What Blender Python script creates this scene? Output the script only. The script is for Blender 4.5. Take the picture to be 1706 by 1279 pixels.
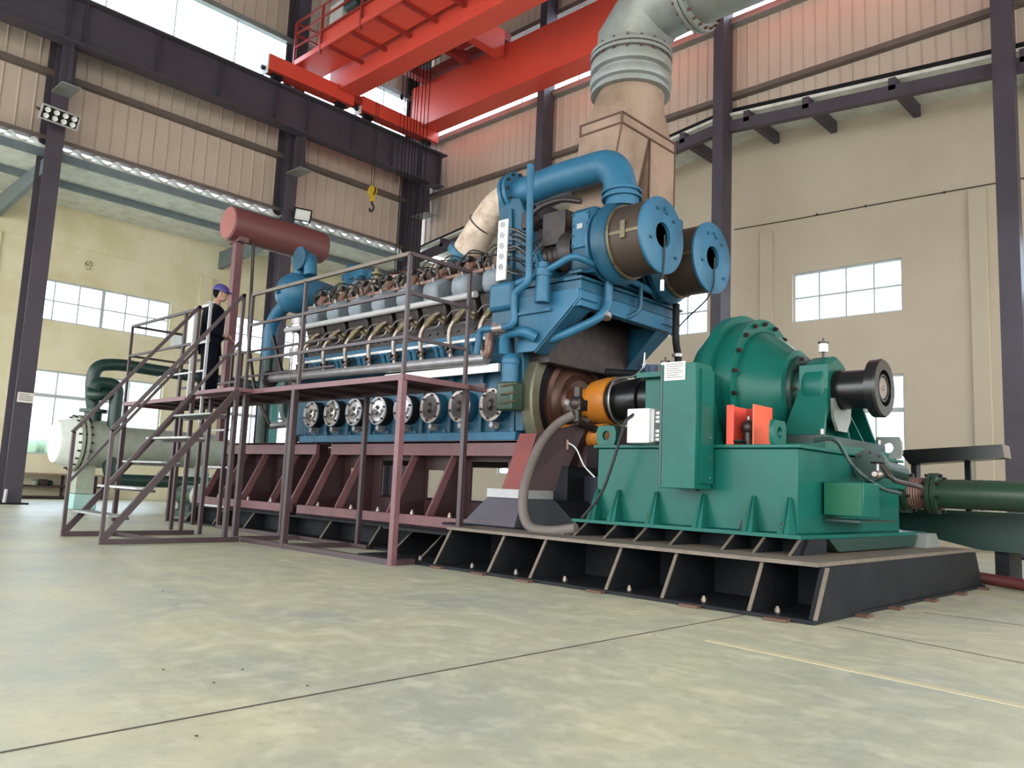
import bpy, bmesh, math, random
from mathutils import Vector, Matrix
random.seed(7)
sc = bpy.context.scene
for o in list(bpy.data.objects): bpy.data.objects.remove(o, do_unlink=True)
COL = sc.collection
PI = math.pi

# ---------------------------------------------------------------- camera
F_PX, CX, CY = 1340.36, 853.0, 639.5
YAW, PITCH, ROLL = -0.76566401, 0.12631108, 0.04384556
CAM = Vector((0, 0, 0.85))
_f = Vector((math.sin(YAW)*math.cos(PITCH), math.cos(YAW)*math.cos(PITCH), math.sin(PITCH)))
_r = Vector((math.cos(YAW), -math.sin(YAW), 0)); _u = _r.cross(_f)
R_ = _r*math.cos(ROLL) + _u*math.sin(ROLL)
U_ = -_r*math.sin(ROLL) + _u*math.cos(ROLL)
cd = bpy.data.cameras.new('camera'); cam = bpy.data.objects.new('camera', cd); COL.objects.link(cam)
m = Matrix.Identity(4)
for i in range(3):
    m[i][0] = R_[i]; m[i][1] = U_[i]; m[i][2] = -_f[i]; m[i][3] = CAM[i]
cam.matrix_world = m
cd.sensor_width = 36; cd.lens = F_PX/1706*36; cd.clip_start = .05; cd.clip_end = 500
sc.camera = cam

# ---------------------------------------------------------------- sky light and exposure
w = bpy.data.worlds.new('world'); sc.world = w; w.use_nodes = True
nt = w.node_tree; nt.nodes.clear()
bg = nt.nodes.new('ShaderNodeBackground'); wo = nt.nodes.new('ShaderNodeOutputWorld')
tc = nt.nodes.new('ShaderNodeTexCoord'); sx = nt.nodes.new('ShaderNodeSeparateXYZ')
cr = nt.nodes.new('ShaderNodeValToRGB')
cr.color_ramp.elements[0].position = .42; cr.color_ramp.elements[0].color = (.42, .44, .45, 1)
cr.color_ramp.elements[1].position = .56; cr.color_ramp.elements[1].color = (.86, .94, 1, 1)
mp = nt.nodes.new('ShaderNodeMapRange'); mp.inputs[1].default_value = -1; mp.inputs[2].default_value = 1
nt.links.new(tc.outputs['Generated'], sx.inputs[0]); nt.links.new(sx.outputs['Z'], mp.inputs[0])
nt.links.new(mp.outputs[0], cr.inputs[0]); nt.links.new(cr.outputs[0], bg.inputs[0])
d2 = nt.nodes.new('ShaderNodeVectorMath'); d2.operation = 'DOT_PRODUCT'; d2.inputs[1].default_value = (.75, -.66, 0)
nt.links.new(tc.outputs['Generated'], d2.inputs[0])
m2 = nt.nodes.new('ShaderNodeMapRange'); m2.inputs[1].default_value = -.6; m2.inputs[2].default_value = .9
tint = nt.nodes.new('ShaderNodeMixRGB'); tint.inputs[1].default_value = (.93, .98, 1.06, 1); tint.inputs[2].default_value = (1.06, 1.0, .9, 1)
nt.links.new(d2.outputs['Value'], m2.inputs[0]); nt.links.new(m2.outputs[0], tint.inputs[0])
mu = nt.nodes.new('ShaderNodeMixRGB'); mu.blend_type = 'MULTIPLY'; mu.inputs[0].default_value = 1
nt.links.new(cr.outputs[0], mu.inputs[1]); nt.links.new(tint.outputs[0], mu.inputs[2]); nt.links.new(mu.outputs[0], bg.inputs[0])
bg.inputs[1].default_value = 3.2
nt.links.new(bg.outputs[0], wo.inputs[0])
sc.view_settings.view_transform = 'Standard'; sc.view_settings.look = 'None'
sc.view_settings.gamma = 1; sc.view_settings.use_curve_mapping = False
sc.view_settings.exposure = 1.2

# ---------------------------------------------------------------- helpers
def ray(px, py):
    return R_*((px-CX)/F_PX) - U_*((py-CY)/F_PX) + _f
def PX(px, py, x):      # point of the plane X = x that is seen at this place of the photograph
    d = ray(px, py); return CAM + d*(x/d.x)
def PY(px, py, y):
    d = ray(px, py); return CAM + d*(y/d.y)
def PZ(px, py, z):
    d = ray(px, py); return CAM + d*((z-CAM.z)/d.z)

def lin(c):
    return tuple(((v/255+.055)/1.055)**2.4 if v > 10 else v/255/12.92 for v in c) + (1,)

MATS = {}
def mat(name, rgb, rough=.5, metal=0, dirt=None, dirt_amt=.35, scale=3, bump=0, bscale=40, spec=.5, detail=6):
    if name in MATS: return MATS[name]
    m = bpy.data.materials.new(name); m.use_nodes = True; n = m.node_tree; b = n.nodes['Principled BSDF']
    b.inputs['Roughness'].default_value = rough; b.inputs['Metallic'].default_value = metal
    b.inputs['Specular IOR Level'].default_value = spec
    c = lin(rgb)
    if dirt is None: dirt = tuple(v*.72 for v in rgb)
    t = n.nodes.new('ShaderNodeTexCoord'); ns = n.nodes.new('ShaderNodeTexNoise')
    ns.inputs['Scale'].default_value = scale; ns.inputs['Detail'].default_value = detail; ns.inputs['Roughness'].default_value = .65
    rp = n.nodes.new('ShaderNodeValToRGB'); rp.color_ramp.elements[0].position = .42; rp.color_ramp.elements[1].position = .68
    mx = n.nodes.new('ShaderNodeMixRGB'); mx.inputs[1].default_value = c; mx.inputs[2].default_value = lin(dirt)
    ml = n.nodes.new('ShaderNodeMath'); ml.operation = 'MULTIPLY'; ml.inputs[1].default_value = dirt_amt
    n.links.new(t.outputs['Object'], ns.inputs[0]); n.links.new(ns.outputs[0], rp.inputs[0])
    n.links.new(rp.outputs[0], ml.inputs[0]); n.links.new(ml.outputs[0], mx.inputs[0]); n.links.new(mx.outputs[0], b.inputs['Base Color'])
    if bump:
        n2 = n.nodes.new('ShaderNodeTexNoise'); n2.inputs['Scale'].default_value = bscale; n2.inputs['Detail'].default_value = 4
        bp = n.nodes.new('ShaderNodeBump'); bp.inputs['Strength'].default_value = bump; bp.inputs['Distance'].default_value = .02
        n.links.new(t.outputs['Object'], n2.inputs[0]); n.links.new(n2.outputs[0], bp.inputs['Height']); n.links.new(bp.outputs[0], b.inputs['Normal'])
    MATS[name] = m
    return m

def V(*a): return Vector(a[0]) if len(a) == 1 else Vector(a)

class MB:
    def __init__(s): s.v = []; s.f = []
    def add(s, vs, fs):
        n = len(s.v); s.v += [tuple(v) for v in vs]; s.f += [tuple(i+n for i in f) for f in fs]; return s
    def box(s, x0, x1, y0, y1, z0, z1):
        vs = [(x, y, z) for x in (x0, x1) for y in (y0, y1) for z in (z0, z1)]
        return s.add(vs, [(0,1,3,2),(4,6,7,5),(0,4,5,1),(2,3,7,6),(0,2,6,4),(1,5,7,3)])
    def hexa(s, a, b):   # two quads of points (bottom, top) joined
        vs = list(a)+list(b)
        return s.add(vs, [(3,2,1,0),(4,5,6,7),(0,1,5,4),(1,2,6,5),(2,3,7,6),(3,0,4,7)])
    def bar(s, p, q, w, h=None, up=(0,0,1)):
        p, q = V(p), V(q); h = h or w; d = (q-p).normalized(); up = V(up)
        sd = d.cross(up)
        if sd.length < 1e-3: up = V(0,1,0); sd = d.cross(up)
        sd.normalize(); u = sd.cross(d); a = sd*(w/2); b = u*(h/2)
        return s.hexa([p-a-b, p+a-b, p+a+b, p-a+b], [q-a-b, q+a-b, q+a+b, q-a+b])
    def prism(s, poly, axis, a0, a1):
        def P(u, v, a):
            return {'x': (a,u,v), 'y': (u,a,v), 'z': (u,v,a)}[axis]
        n = len(poly); vs = [P(u,v,a0) for u,v in poly]+[P(u,v,a1) for u,v in poly]
        fs = [tuple(range(n)), tuple(range(2*n-1, n-1, -1))]+[(i, i+n, (i+1)%n+n, (i+1)%n) for i in range(n)]
        return s.add(vs, fs)
    def lathe(s, o, ax, prof, seg=32, closed=False, ang=None):
        o = V(o); ax = V(ax).normalized(); t = V(0,0,1) if abs(ax.z) < .9 else V(1,0,0)
        e1 = ax.cross(t).normalized(); e2 = ax.cross(e1)
        vs = []; fs = []; n = len(prof)
        full = ang is None
        cnt = seg if full else seg+1
        for k in range(cnt):
            a = 2*PI*k/seg if full else ang[0]+(ang[1]-ang[0])*k/seg
            for (h, r) in prof: vs.append(o+ax*h+(e1*math.cos(a)+e2*math.sin(a))*max(r, 1e-4))
        for k in range(seg):
            k2 = (k+1) % cnt
            for i in range(n-1 if not closed else n):
                j = (i+1) % n
                fs.append((k*n+i, k*n+j, k2*n+j, k2*n+i))
        if not closed and full:
            fs.append(tuple(k*n for k in range(cnt))); fs.append(tuple(k*n+n-1 for k in range(cnt-1, -1, -1)))
        return s.add(vs, fs)
    def cyl(s, p, q, r, seg=20, r2=None):
        p, q = V(p), V(q); d = q-p
        return s.lathe(p, d, [(0, r), (d.length, r if r2 is None else r2)], seg)
    def ring(s, p, ax, ro, ri, th, seg=32):
        return s.lathe(p, ax, [(0, ri), (0, ro), (th, ro), (th, ri)], seg, closed=True)
    def tube(s, pts, r, seg=12, caps=True):
        pts = [V(p) for p in pts]; n = len(pts); rr = r if isinstance(r, (list, tuple)) else [r]*n
        ds = []
        for i in range(n):
            a = (pts[i]-pts[i-1]).normalized() if i else None; b = (pts[i+1]-pts[i]).normalized() if i < n-1 else None
            ds.append((a+b).normalized() if a and b and (a+b).length > 1e-4 else (a or b))
        t = V(0,0,1) if abs(ds[0].z) < .9 else V(1,0,0)
        e = ds[0].cross(t).normalized(); vs = []
        for i in range(n):
            if i:
                ax = ds[i-1].cross(ds[i])
                if ax.length > 1e-6: e = Matrix.Rotation(ds[i-1].angle(ds[i]), 3, ax.normalized()) @ e
            e2 = ds[i].cross(e)
            for k in range(seg):
                a = 2*PI*k/seg; vs.append(pts[i]+(e*math.cos(a)+e2*math.sin(a))*rr[i])
        fs = [(i*seg+k, i*seg+(k+1)%seg, (i+1)*seg+(k+1)%seg, (i+1)*seg+k) for i in range(n-1) for k in range(seg)]
        if caps: fs += [tuple(range(seg-1, -1, -1)), tuple(range((n-1)*seg, n*seg))]
        return s.add(vs, fs)
    def ball(s, c, r, seg=12, rings=8, sx=1, sy=1, sz=1):
        c = V(c); vs = [c+V(0,0,-r*sz)]; fs = []
        for i in range(1, rings):
            a = PI*i/rings-PI/2
            for k in range(seg):
                b = 2*PI*k/seg; vs.append(c+V(math.cos(a)*math.cos(b)*r*sx, math.cos(a)*math.sin(b)*r*sy, math.sin(a)*r*sz))
        vs.append(c+V(0,0,r*sz)); T = len(vs)-1
        for k in range(seg):
            fs.append((0, 1+(k+1)%seg, 1+k)); fs.append((T, 1+(rings-2)*seg+k, 1+(rings-2)*seg+(k+1)%seg))
            for i in range(rings-2):
                a = 1+i*seg; fs.append((a+k, a+(k+1)%seg, a+seg+(k+1)%seg, a+seg+k))
        return s.add(vs, fs)
    def build(s, name, material, parent=None, bevel=0, smooth=35, label=None):
        me = bpy.data.meshes.new(name); me.from_pydata(s.v, [], s.f)
        bm = bmesh.new(); bm.from_mesh(me); bmesh.ops.recalc_face_normals(bm, faces=bm.faces); bm.to_mesh(me); bm.free()
        for p in me.polygons: p.use_smooth = True
        me.set_sharp_from_angle(angle=math.radians(smooth))
        me.materials.append(material)
        o = bpy.data.objects.new(name, me); COL.objects.link(o)
        if parent:
            o.parent = parent
            # geometry is given in world coordinates: undo the parent's placement
            o.matrix_parent_inverse = world_of(parent).inverted()
        if bevel:
            b = o.modifiers.new('bevel', 'BEVEL'); b.width = bevel; b.segments = 2; b.limit_method = 'ANGLE'; b.angle_limit = math.radians(40)
        if label: o['label'] = label
        return o

def world_of(o):
    m = o.matrix_basis.copy() if not o.parent else world_of(o.parent) @ o.matrix_parent_inverse @ o.matrix_basis
    return m

def fillet(pts, r, n=6):
    pts = [V(p) for p in pts]; out = [pts[0]]
    for i in range(1, len(pts)-1):
        a, b, c = pts[i-1], pts[i], pts[i+1]
        d1 = (a-b); d2 = (c-b); rr = min(r, d1.length*.49, d2.length*.49)
        p0 = b+d1.normalized()*rr; p1 = b+d2.normalized()*rr
        for k in range(n+1):
            t = k/n; out.append(p0*(1-t)**2+b*2*t*(1-t)+p1*t*t)
    return out+[pts[-1]]

def thing(name, label, cat, loc=(0,0,0), group=None, rz=0):
    o = bpy.data.objects.new(name, None); COL.objects.link(o); o.location = loc; o.rotation_euler = (0,0,rz)
    o.empty_display_size = .2
    return tag(o, label, cat, group)
def tag(o, label, cat, group=None, kind=None):
    o['label'] = label; o['category'] = cat
    if group: o['group'] = group
    if kind: o['kind'] = kind
    return o
def struct(mb, name, material, bevel=0, label=None, cat=None):
    o = mb.build(name, material, bevel=bevel); o['kind'] = 'structure'
    if label: o['label'] = label
    if cat: o['category'] = cat
    return o
def dup(o, parent=None):
    c = o.copy(); COL.objects.link(c)
    if parent: c.parent = parent
    for ch in list(o.children): dup(ch, c)
    return c

# ---------------------------------------------------------------- materials
M = {}
M['blue'] = mat('engine_blue_paint', (33,78,102), .4, dirt=(22,52,70), dirt_amt=.7, scale=2.5, spec=.35)
M['blue2'] = mat('engine_blue_bright', (42,96,126), .42, dirt=(28,70,94), dirt_amt=.6, scale=3, spec=.35)
M['green'] = mat('machine_green_paint', (14,84,74), .3, dirt=(16,66,58), dirt_amt=.6, scale=2, spec=.22)
M['dgreen'] = mat('dark_green_paint', (16,48,42), .4, dirt=(28,42,36), dirt_amt=.5, scale=4)
M['pgreen'] = mat('pipe_green_paint', (34,62,46), .4, dirt=(48,54,42), dirt_amt=.6, scale=5)
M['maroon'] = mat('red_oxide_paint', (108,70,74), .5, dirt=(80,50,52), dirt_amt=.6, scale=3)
M['maroon_d'] = mat('red_oxide_dark', (56,32,35), .5, dirt=(38,25,28), dirt_amt=.6, scale=3)  # darker red oxide; on the engine bed it paints in the bays' shade
M['rail'] = mat('platform_paint_shaded', (54,38,41), .45, dirt=(66,46,48), dirt_amt=.6, scale=6)  # maroon darkened so the shade of backlit posts sits in the colour
M['tank'] = mat('tank_red_oxide', (104,60,58), .45, dirt=(90,50,50), dirt_amt=.5, scale=3)
M['black'] = mat('black_steel', (22,24,28), .55, dirt=(38,38,40), dirt_amt=.5, scale=3, spec=.15)
M['blk2'] = mat('glossy_black', (20,20,22), .25, dirt=(40,38,36), dirt_amt=.4, scale=5)
M['rust_edge'] = mat('dusty_steel_edge', (104,92,80), .6, dirt=(74,66,60), dirt_amt=.6, scale=6)
M['crane'] = mat('crane_red_paint', (218,80,64), .4, dirt=(204,70,56), dirt_amt=.4, scale=1)
M['crane_d'] = mat('crane_dark_red', (150,44,38), .45)
M['steel'] = mat('structural_steel_paint', (74,68,78), .5, dirt=(60,55,64), dirt_amt=.6, scale=1.5, spec=.3)
M['girt'] = mat('girt_paint', (104,92,86), .55)
M['purlin'] = mat('purlin_grey', (104,116,122), .5)
M['clad'] = mat('cladding_beige', (196,178,164), .5, dirt=(182,162,148), dirt_amt=.5, scale=.8)
M['cream'] = mat('plaster_cream', (216,208,180), .85, dirt=(194,180,136), dirt_amt=.7, scale=.7, bump=.1, bscale=8)
M['cream2'] = mat('plaster_pinkish', (186,174,156), .85, dirt=(176,160,140), dirt_amt=.6, scale=.5, bump=.1, bscale=6)
M['quilt'] = mat('roof_insulation', (216,220,214), .55, dirt=(168,168,160), dirt_amt=.6, scale=3, bump=.9, bscale=5)
M['white'] = mat('white_paint', (222,222,220), .5, dirt=(190,188,182), dirt_amt=.4)
M['alu'] = mat('dull_aluminium', (150,146,148), .35, metal=.5, dirt=(104,96,94), dirt_amt=.5, scale=5)
M['steelpipe'] = mat('worn_steel_pipe', (150,138,132), .35, metal=.6, dirt=(104,84,72), dirt_amt=.6, scale=8)
M['chrome'] = mat('polished_steel', (180,176,176), .16, metal=1, dirt=(90,84,84), dirt_amt=.5, scale=6)
M['darkmetal'] = mat('dark_metal', (46,40,40), .4, metal=.4, dirt=(74,58,50), dirt_amt=.6, scale=9)
M['brass'] = mat('dull_brass', (112,100,76), .45, metal=.5, dirt=(70,58,46), dirt_amt=.7, scale=14)
M['copper'] = mat('brown_hot_pipe', (124,92,80), .45, metal=.3, dirt=(176,150,138), dirt_amt=.5, scale=8)
M['lag'] = mat('pipe_lagging', (200,182,168), .8, dirt=(158,134,114), dirt_amt=.9, scale=6, bump=.6, bscale=14)
M['duct'] = mat('duct_lagging', (146,122,106), .6, dirt=(112,92,76), dirt_amt=.8, scale=2.5, bump=.15, bscale=10)
M['seam'] = mat('duct_seam_rust', (84,56,44), .6)
M['galv'] = mat('galvanised_pipe', (140,144,144), .45, metal=.3, dirt=(120,118,104), dirt_amt=.7, scale=2)
M['rust'] = mat('rusty_flywheel', (84,56,44), .4, metal=.4, dirt=(56,40,36), dirt_amt=.8, scale=6)
M['fly'] = mat('flywheel_rim', (104,102,86), .42, metal=.4, dirt=(80,78,64), dirt_amt=.6, scale=5)
M['orange'] = mat('orange_paint', (190,116,36), .4, dirt=(150,96,50), dirt_amt=.6, scale=6)
M['redguard'] = mat('orange_red_guard', (214,84,50), .45)
M['hose'] = mat('braided_hose', (98,88,84), .7, dirt=(84,76,72), dirt_amt=.7, scale=14)
M['rubber'] = mat('black_rubber', (26,28,28), .6)
M['mesh'] = mat('filter_gauze', (66,52,44), .6, metal=.3)
M['paper'] = mat('paper', (216,210,204), .8, dirt=(196,188,182), dirt_amt=.4)
M['chill'] = mat('cooler_grey_green', (150,156,142), .5, dirt=(120,126,112), dirt_amt=.6, scale=3)
M['paleg'] = mat('pale_green_block', (150,184,180), .6)
M['alum_l'] = mat('light_housing', (170,168,170), .5)
M['lens'] = mat('lamp_lens', (226,228,224), .2)
M['yellow'] = mat('hook_yellow', (214,176,48), .4, dirt=(90,70,40), dirt_amt=.6, scale=12)
M['wframe'] = mat('window_frame', (176,182,186), .4)
M['skin'] = mat('skin', (176,136,118), .6)
M['navy'] = mat('navy_workwear', (14,16,28), .9, spec=.15)
M['hair'] = mat('black_hair', (16,14,14), .9, spec=.1)
M['hat'] = mat('purple_hard_hat', (72,64,128), .35)
M['redpipe'] = mat('red_floor_pipe', (120,54,54), .5)
def glass_mat():
    m = bpy.data.materials.new('window_glass'); m.use_nodes = True; n = m.node_tree; n.nodes.clear()
    o = n.nodes.new('ShaderNodeOutputMaterial'); a = n.nodes.new('ShaderNodeBsdfTransparent'); g = n.nodes.new('ShaderNodeBsdfGlossy')
    g.inputs['Roughness'].default_value = .05; a.inputs[0].default_value = (.93, .97, 1, 1)
    mx = n.nodes.new('ShaderNodeMixShader'); mx.inputs[0].default_value = .07
    n.links.new(a.outputs[0], mx.inputs[1]); n.links.new(g.outputs[0], mx.inputs[2]); n.links.new(mx.outputs[0], o.inputs[0]); return m
M['glass'] = glass_mat()
def floor_mat():
    m = bpy.data.materials.new('worn_concrete_floor'); m.use_nodes = True; n = m.node_tree; b = n.nodes['Principled BSDF']
    t = n.nodes.new('ShaderNodeTexCoord'); mp = n.nodes.new('ShaderNodeMapping')
    mp.inputs['Rotation'].default_value = (0, 0, .1)
    n.links.new(t.outputs['Object'], mp.inputs[0])
    def noise(s, d, r=.6):
        k = n.nodes.new('ShaderNodeTexNoise'); k.inputs['Scale'].default_value = s; k.inputs['Detail'].default_value = d; k.inputs['Roughness'].default_value = r
        n.links.new(mp.outputs[0], k.inputs[0]); return k
    def ramp(src, p0, p1):
        k = n.nodes.new('ShaderNodeValToRGB'); k.color_ramp.elements[0].position = p0; k.color_ramp.elements[1].position = p1
        n.links.new(src.outputs[0], k.inputs[0]); return k
    base = n.nodes.new('ShaderNodeMixRGB'); base.inputs[1].default_value = lin((178,172,144)); base.inputs[2].default_value = lin((154,154,140))
    r1 = ramp(noise(.9, 9), .38, .64); n.links.new(r1.outputs[0], base.inputs[0])
    m2 = n.nodes.new('ShaderNodeMixRGB'); m2.inputs[2].default_value = lin((206,200,174)); n.links.new(base.outputs[0], m2.inputs[1])
    r2 = ramp(noise(5, 14, .78), .48, .7); q = n.nodes.new('ShaderNodeMath'); q.operation = 'MULTIPLY'; q.inputs[1].default_value = .55
    n.links.new(r2.outputs[0], q.inputs[0]); n.links.new(q.outputs[0], m2.inputs[0])
    m3 = n.nodes.new('ShaderNodeMixRGB'); m3.inputs[2].default_value = lin((124,122,104)); n.links.new(m2.outputs[0], m3.inputs[1])
    r3 = ramp(noise(13, 14, .8), .5, .72); q3 = n.nodes.new('ShaderNodeMath'); q3.operation = 'MULTIPLY'; q3.inputs[1].default_value = .5
    n.links.new(r3.outputs[0], q3.inputs[0]); n.links.new(q3.outputs[0], m3.inputs[0])
    n.links.new(m3.outputs[0], b.inputs['Base Color'])
    rr = n.nodes.new('ShaderNodeMapRange'); rr.inputs[3].default_value = .42; rr.inputs[4].default_value = .7
    n.links.new(r2.outputs[0], rr.inputs[0]); n.links.new(rr.outputs[0], b.inputs['Roughness'])
    bp = n.nodes.new('ShaderNodeBump'); bp.inputs['Strength'].default_value = .12; bp.inputs['Distance'].default_value = .01
    k = noise(14, 8); n.links.new(k.outputs[0], bp.inputs['Height']); n.links.new(bp.outputs[0], b.inputs['Normal'])
    return m
M['floor'] = floor_mat()
# ================================================================ SETTING
XA, YE = -20.2, 16.25          # planes of the two column rows (left row, end row)
XW, YW = -24.0, 17.8           # masonry walls behind them
fl = struct(MB().box(-24.3, 14, -10, 18.1, -.3, 0), 'floor', M['floor'])
fl['label'] = 'worn pale concrete floor'; fl['category'] = 'floor'
# floor joints: thin dark saw cuts let into the floor
def joint(p, q, name):
    p, q = V(p), V(q); b = MB().bar((p.x,p.y,-.006), (q.x,q.y,-.006), .012, .016)
    o = struct(b, name, M['seamf']); return o
M['seamf'] = mat('joint_filler', (70,58,50), .8)
def jz(a, b, name):
    A, B = PZ(*a, 0), PZ(*b, 0); d = (B-A); joint(A, B, name)
jz((0,1254), (1240,1024), 'trim_1')
jz((1395,1044), (1706,1105), 'trim_2')
jz((1540,1020), (1706,1042), 'trim_3')
M['ystripe'] = mat('faded_yellow_floor_line', (184,172,136), .6, dirt=(176,170,144), dirt_amt=.9, scale=12)
A, B = PZ(1180,1066,0), PZ(1706,1176,0); d = (B-A).normalized(); B2 = B+d*1.5
struct(MB().bar((A.x,A.y,0), (B2.x,B2.y,0), .07, .004), 'trim_4', M['ystripe'], label='faded yellow line on the floor')

def wall_with_holes(axis, c0, c1, u0, u1, top, holes):
    """masonry wall between c0..c1 on `axis`; runs u0..u1; top(u) gives its height; holes are (ua,ub,za,zb)"""
    b = MB(); us = sorted({u0, u1, *[h[0] for h in holes], *[h[1] for h in holes], *([-9.2] if axis == 'y' else [])})
    us = [u for u in us if u0 <= u <= u1]
    for a, e in zip(us, us[1:]):
        hs = sorted([h for h in holes if h[0] <= a+1e-6 and h[1] >= e-1e-6], key=lambda h: h[2])
        z = 0; segs = []
        for h in hs: segs.append((z, h[2])); z = h[3]
        for s in segs:
            if s[1]-s[0] > 1e-4:
                if axis == 'x': b.box(c0, c1, a, e, s[0], s[1])
                else: b.box(a, e, c0, c1, s[0], s[1])
        ta, te = top(a), top(e)
        if axis == 'x': b.hexa([(c0,a,z),(c1,a,z),(c1,e,z),(c0,e,z)], [(c0,a,ta),(c1,a,ta),(c1,e,te),(c0,e,te)])
        else: b.hexa([(a,c0,z),(e,c0,z),(e,c1,z),(a,c1,z)], [(a,c0,ta),(e,c0,te),(e,c1,te),(a,c1,ta)])
    return b
def roof_end(x):     # height of the annex rafters along the end wall
    return 9.62-(abs(x+9.2)*(.086 if x > -9.2 else .118))
LW = [(6.2,10.0,4.77,5.9), (12.0,15.8,4.77,5.9), (.4,4.2,4.77,5.9), (6.2,10.0,1.15,3.42), (12.0,15.8,1.15,3.42), (.4,4.2,1.15,3.42)]
RW = [(-8.11,-5.67,4.92,6.1), (-12.8,-10.36,4.92,6.1), (-17.6,-15.1,4.92,6.1), (-3.3,-.8,4.92,6.1),
      (-8.11,-5.67,1.2,3.57), (-12.8,-10.36,1.2,3.57), (-17.6,-15.1,1.2,3.57), (-3.3,-.8,1.2,3.57)]
o = struct(wall_with_holes('x', XW-.25, XW, -4, 18.05, lambda u: 8.0, LW), 'wall_left', M['cream'])
o['label'] = 'stained cream plaster wall of the left aisle'; o['category'] = 'wall'
o = struct(wall_with_holes('y', YW, YW+.25, -24, 8, lambda u: max(roof_end(u), 7.9)+.2, RW), 'wall_back', M['cream2'])
o['label'] = 'beige plaster wall of the low end bay'; o['category'] = 'wall'
# pilasters and a crack line
for i, x in enumerate((-8.75, -4.2, -14.4)):
    struct(MB().box(x-.16, x+.16, YW-.06, YW, 0, 7.25), 'trim_%d' % (5+i), M['cream2'], bevel=.01)
for i, y in enumerate((11.0, 5.2)):
    struct(MB().box(XW, XW+.07, y-.2, y+.2, 0, 6.9), 'trim_%d' % (8+i), M['cream'], bevel=.01)
b = MB(); pp = [(-9.6,7.46),(-8.1,7.41),(-6,7.37),(-3.5,7.3),(2,7.2)]
b.tube([(x, YW-.03, z) for x, z in pp], .012, 6)
for x in (-7.5,-6.4,-4.8): b.ball((x, YW-.03, 7.4+(x+7)*-.03), .03, 8, 5)
tag(b.build('wall_cable', M['seamf']), 'thin sagging cable clipped along the beige back wall', 'cable')
struct(MB().box(XW, XW+.025, -4, 17.8, 6.9, 6.95), 'trim_10', M['cream'])
# scribbled figures on the plaster
M['ink'] = mat('faded_ink', (70,62,50), .8)
b = MB(); o0 = PX(142,438,XW+.004); 
def stroke(b, pts): b.tube([V(XW+.004, o0.y+u*.16, o0.z+v*.16) for u, v in pts], .008, 5)
stroke(b, [(.45,.5),(.1,.2),(0,-.3),(.3,-.5),(.5,-.2),(.3,0),(.05,-.1)])
stroke(b, [(.9,.5),(.7,.2),(.7,-.3),(.9,-.5),(1.15,-.3),(1.15,.2),(.9,.5)])
stroke(b, [(.2,-.8),(.5,-1.1),(.9,-.75),(1.1,-1.1)])
tag(b.build('wall_writing', M['ink']), 'hand-painted number 60 on the cream wall above the window', 'writing')

# windows ------------------------------------------------------------
def window(n, axis, c, u0, u1, z0, z1, nx, rows, label, thick=()):
    f = MB(); p = MB()
    def bx(b, ua, ub, za, zb, d0, d1):
        if axis == 'x': b.box(c-d1, c-d0, ua, ub, za, zb)
        else: b.box(ua, ub, c+d0, c+d1, za, zb)
    t = .045
    bx(f, u0, u1, z0, z0+t, .07, .14); bx(f, u0, u1, z1-t, z1, .07, .14); bx(f, u0, u0+t, z0+t, z1-t, .07, .14); bx(f, u1-t, u1, z0+t, z1-t, .07, .14)
    o = f.build('window_%d' % n, M['wframe']); o['kind'] = 'structure'; o['label'] = label; o['category'] = 'window'
    g = MB()
    for i in range(1, nx):
        u = u0+(u1-u0)*i/nx; h = .045 if i in thick else .018
        bx(g, u-h, u+h, z0+t, z1-t, .075, .135)
    for r in rows:
        z = z0+(z1-z0)*r[0]; bx(g, u0+t, u1-t, z-r[1], z+r[1], .08, .13)
    g.build('glazing_bars', M['wframe'], o)
    bx(p, u0+t, u1-t, z0+t, z1-t, .1, .106); p.build('pane', M['glass'], o)
    return o
k = 1
for i, (u0,u1,z0,z1) in enumerate(LW):
    up = z0 > 4
    window(k, 'x', XW, u0, u1, z0, z1, 6 if up else 4, [(.5,.018)] if up else [(.7,.05)],
        ('high strip window' if up else 'tall low window')+' in the left wall, '+['beside the first column','behind the engine','left of the first column'][i%3], (3,) if up else ()); k += 1
for i, (u0,u1,z0,z1) in enumerate(RW):
    up = z0 > 4
    window(k, 'y', YW, u0, u1, z0, z1, 4, [(.5,.02)] if up else [(.68,.05)],
        ('high window' if up else 'tall low window')+' in the back wall, '+['above the black shaft hub','behind the air filters','near the far corner','beyond the right-hand column'][i%4]); k += 1

o = struct(MB().box(-24.2, 14, -8.3, -8, 9.0, 16.4), 'wall_front_unseen', M['clad']); o['label'] = 'unseen upper wall behind the camera, added above an opening to limit the light'  # unseen upper walls, added and sized to hold back light from behind
o = struct(MB().box(12, 12.3, -8, 18, 9.0, 16.4), 'wall_right_unseen', M['clad']); o['label'] = 'unseen upper side wall right of the camera, added to limit the light'
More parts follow.
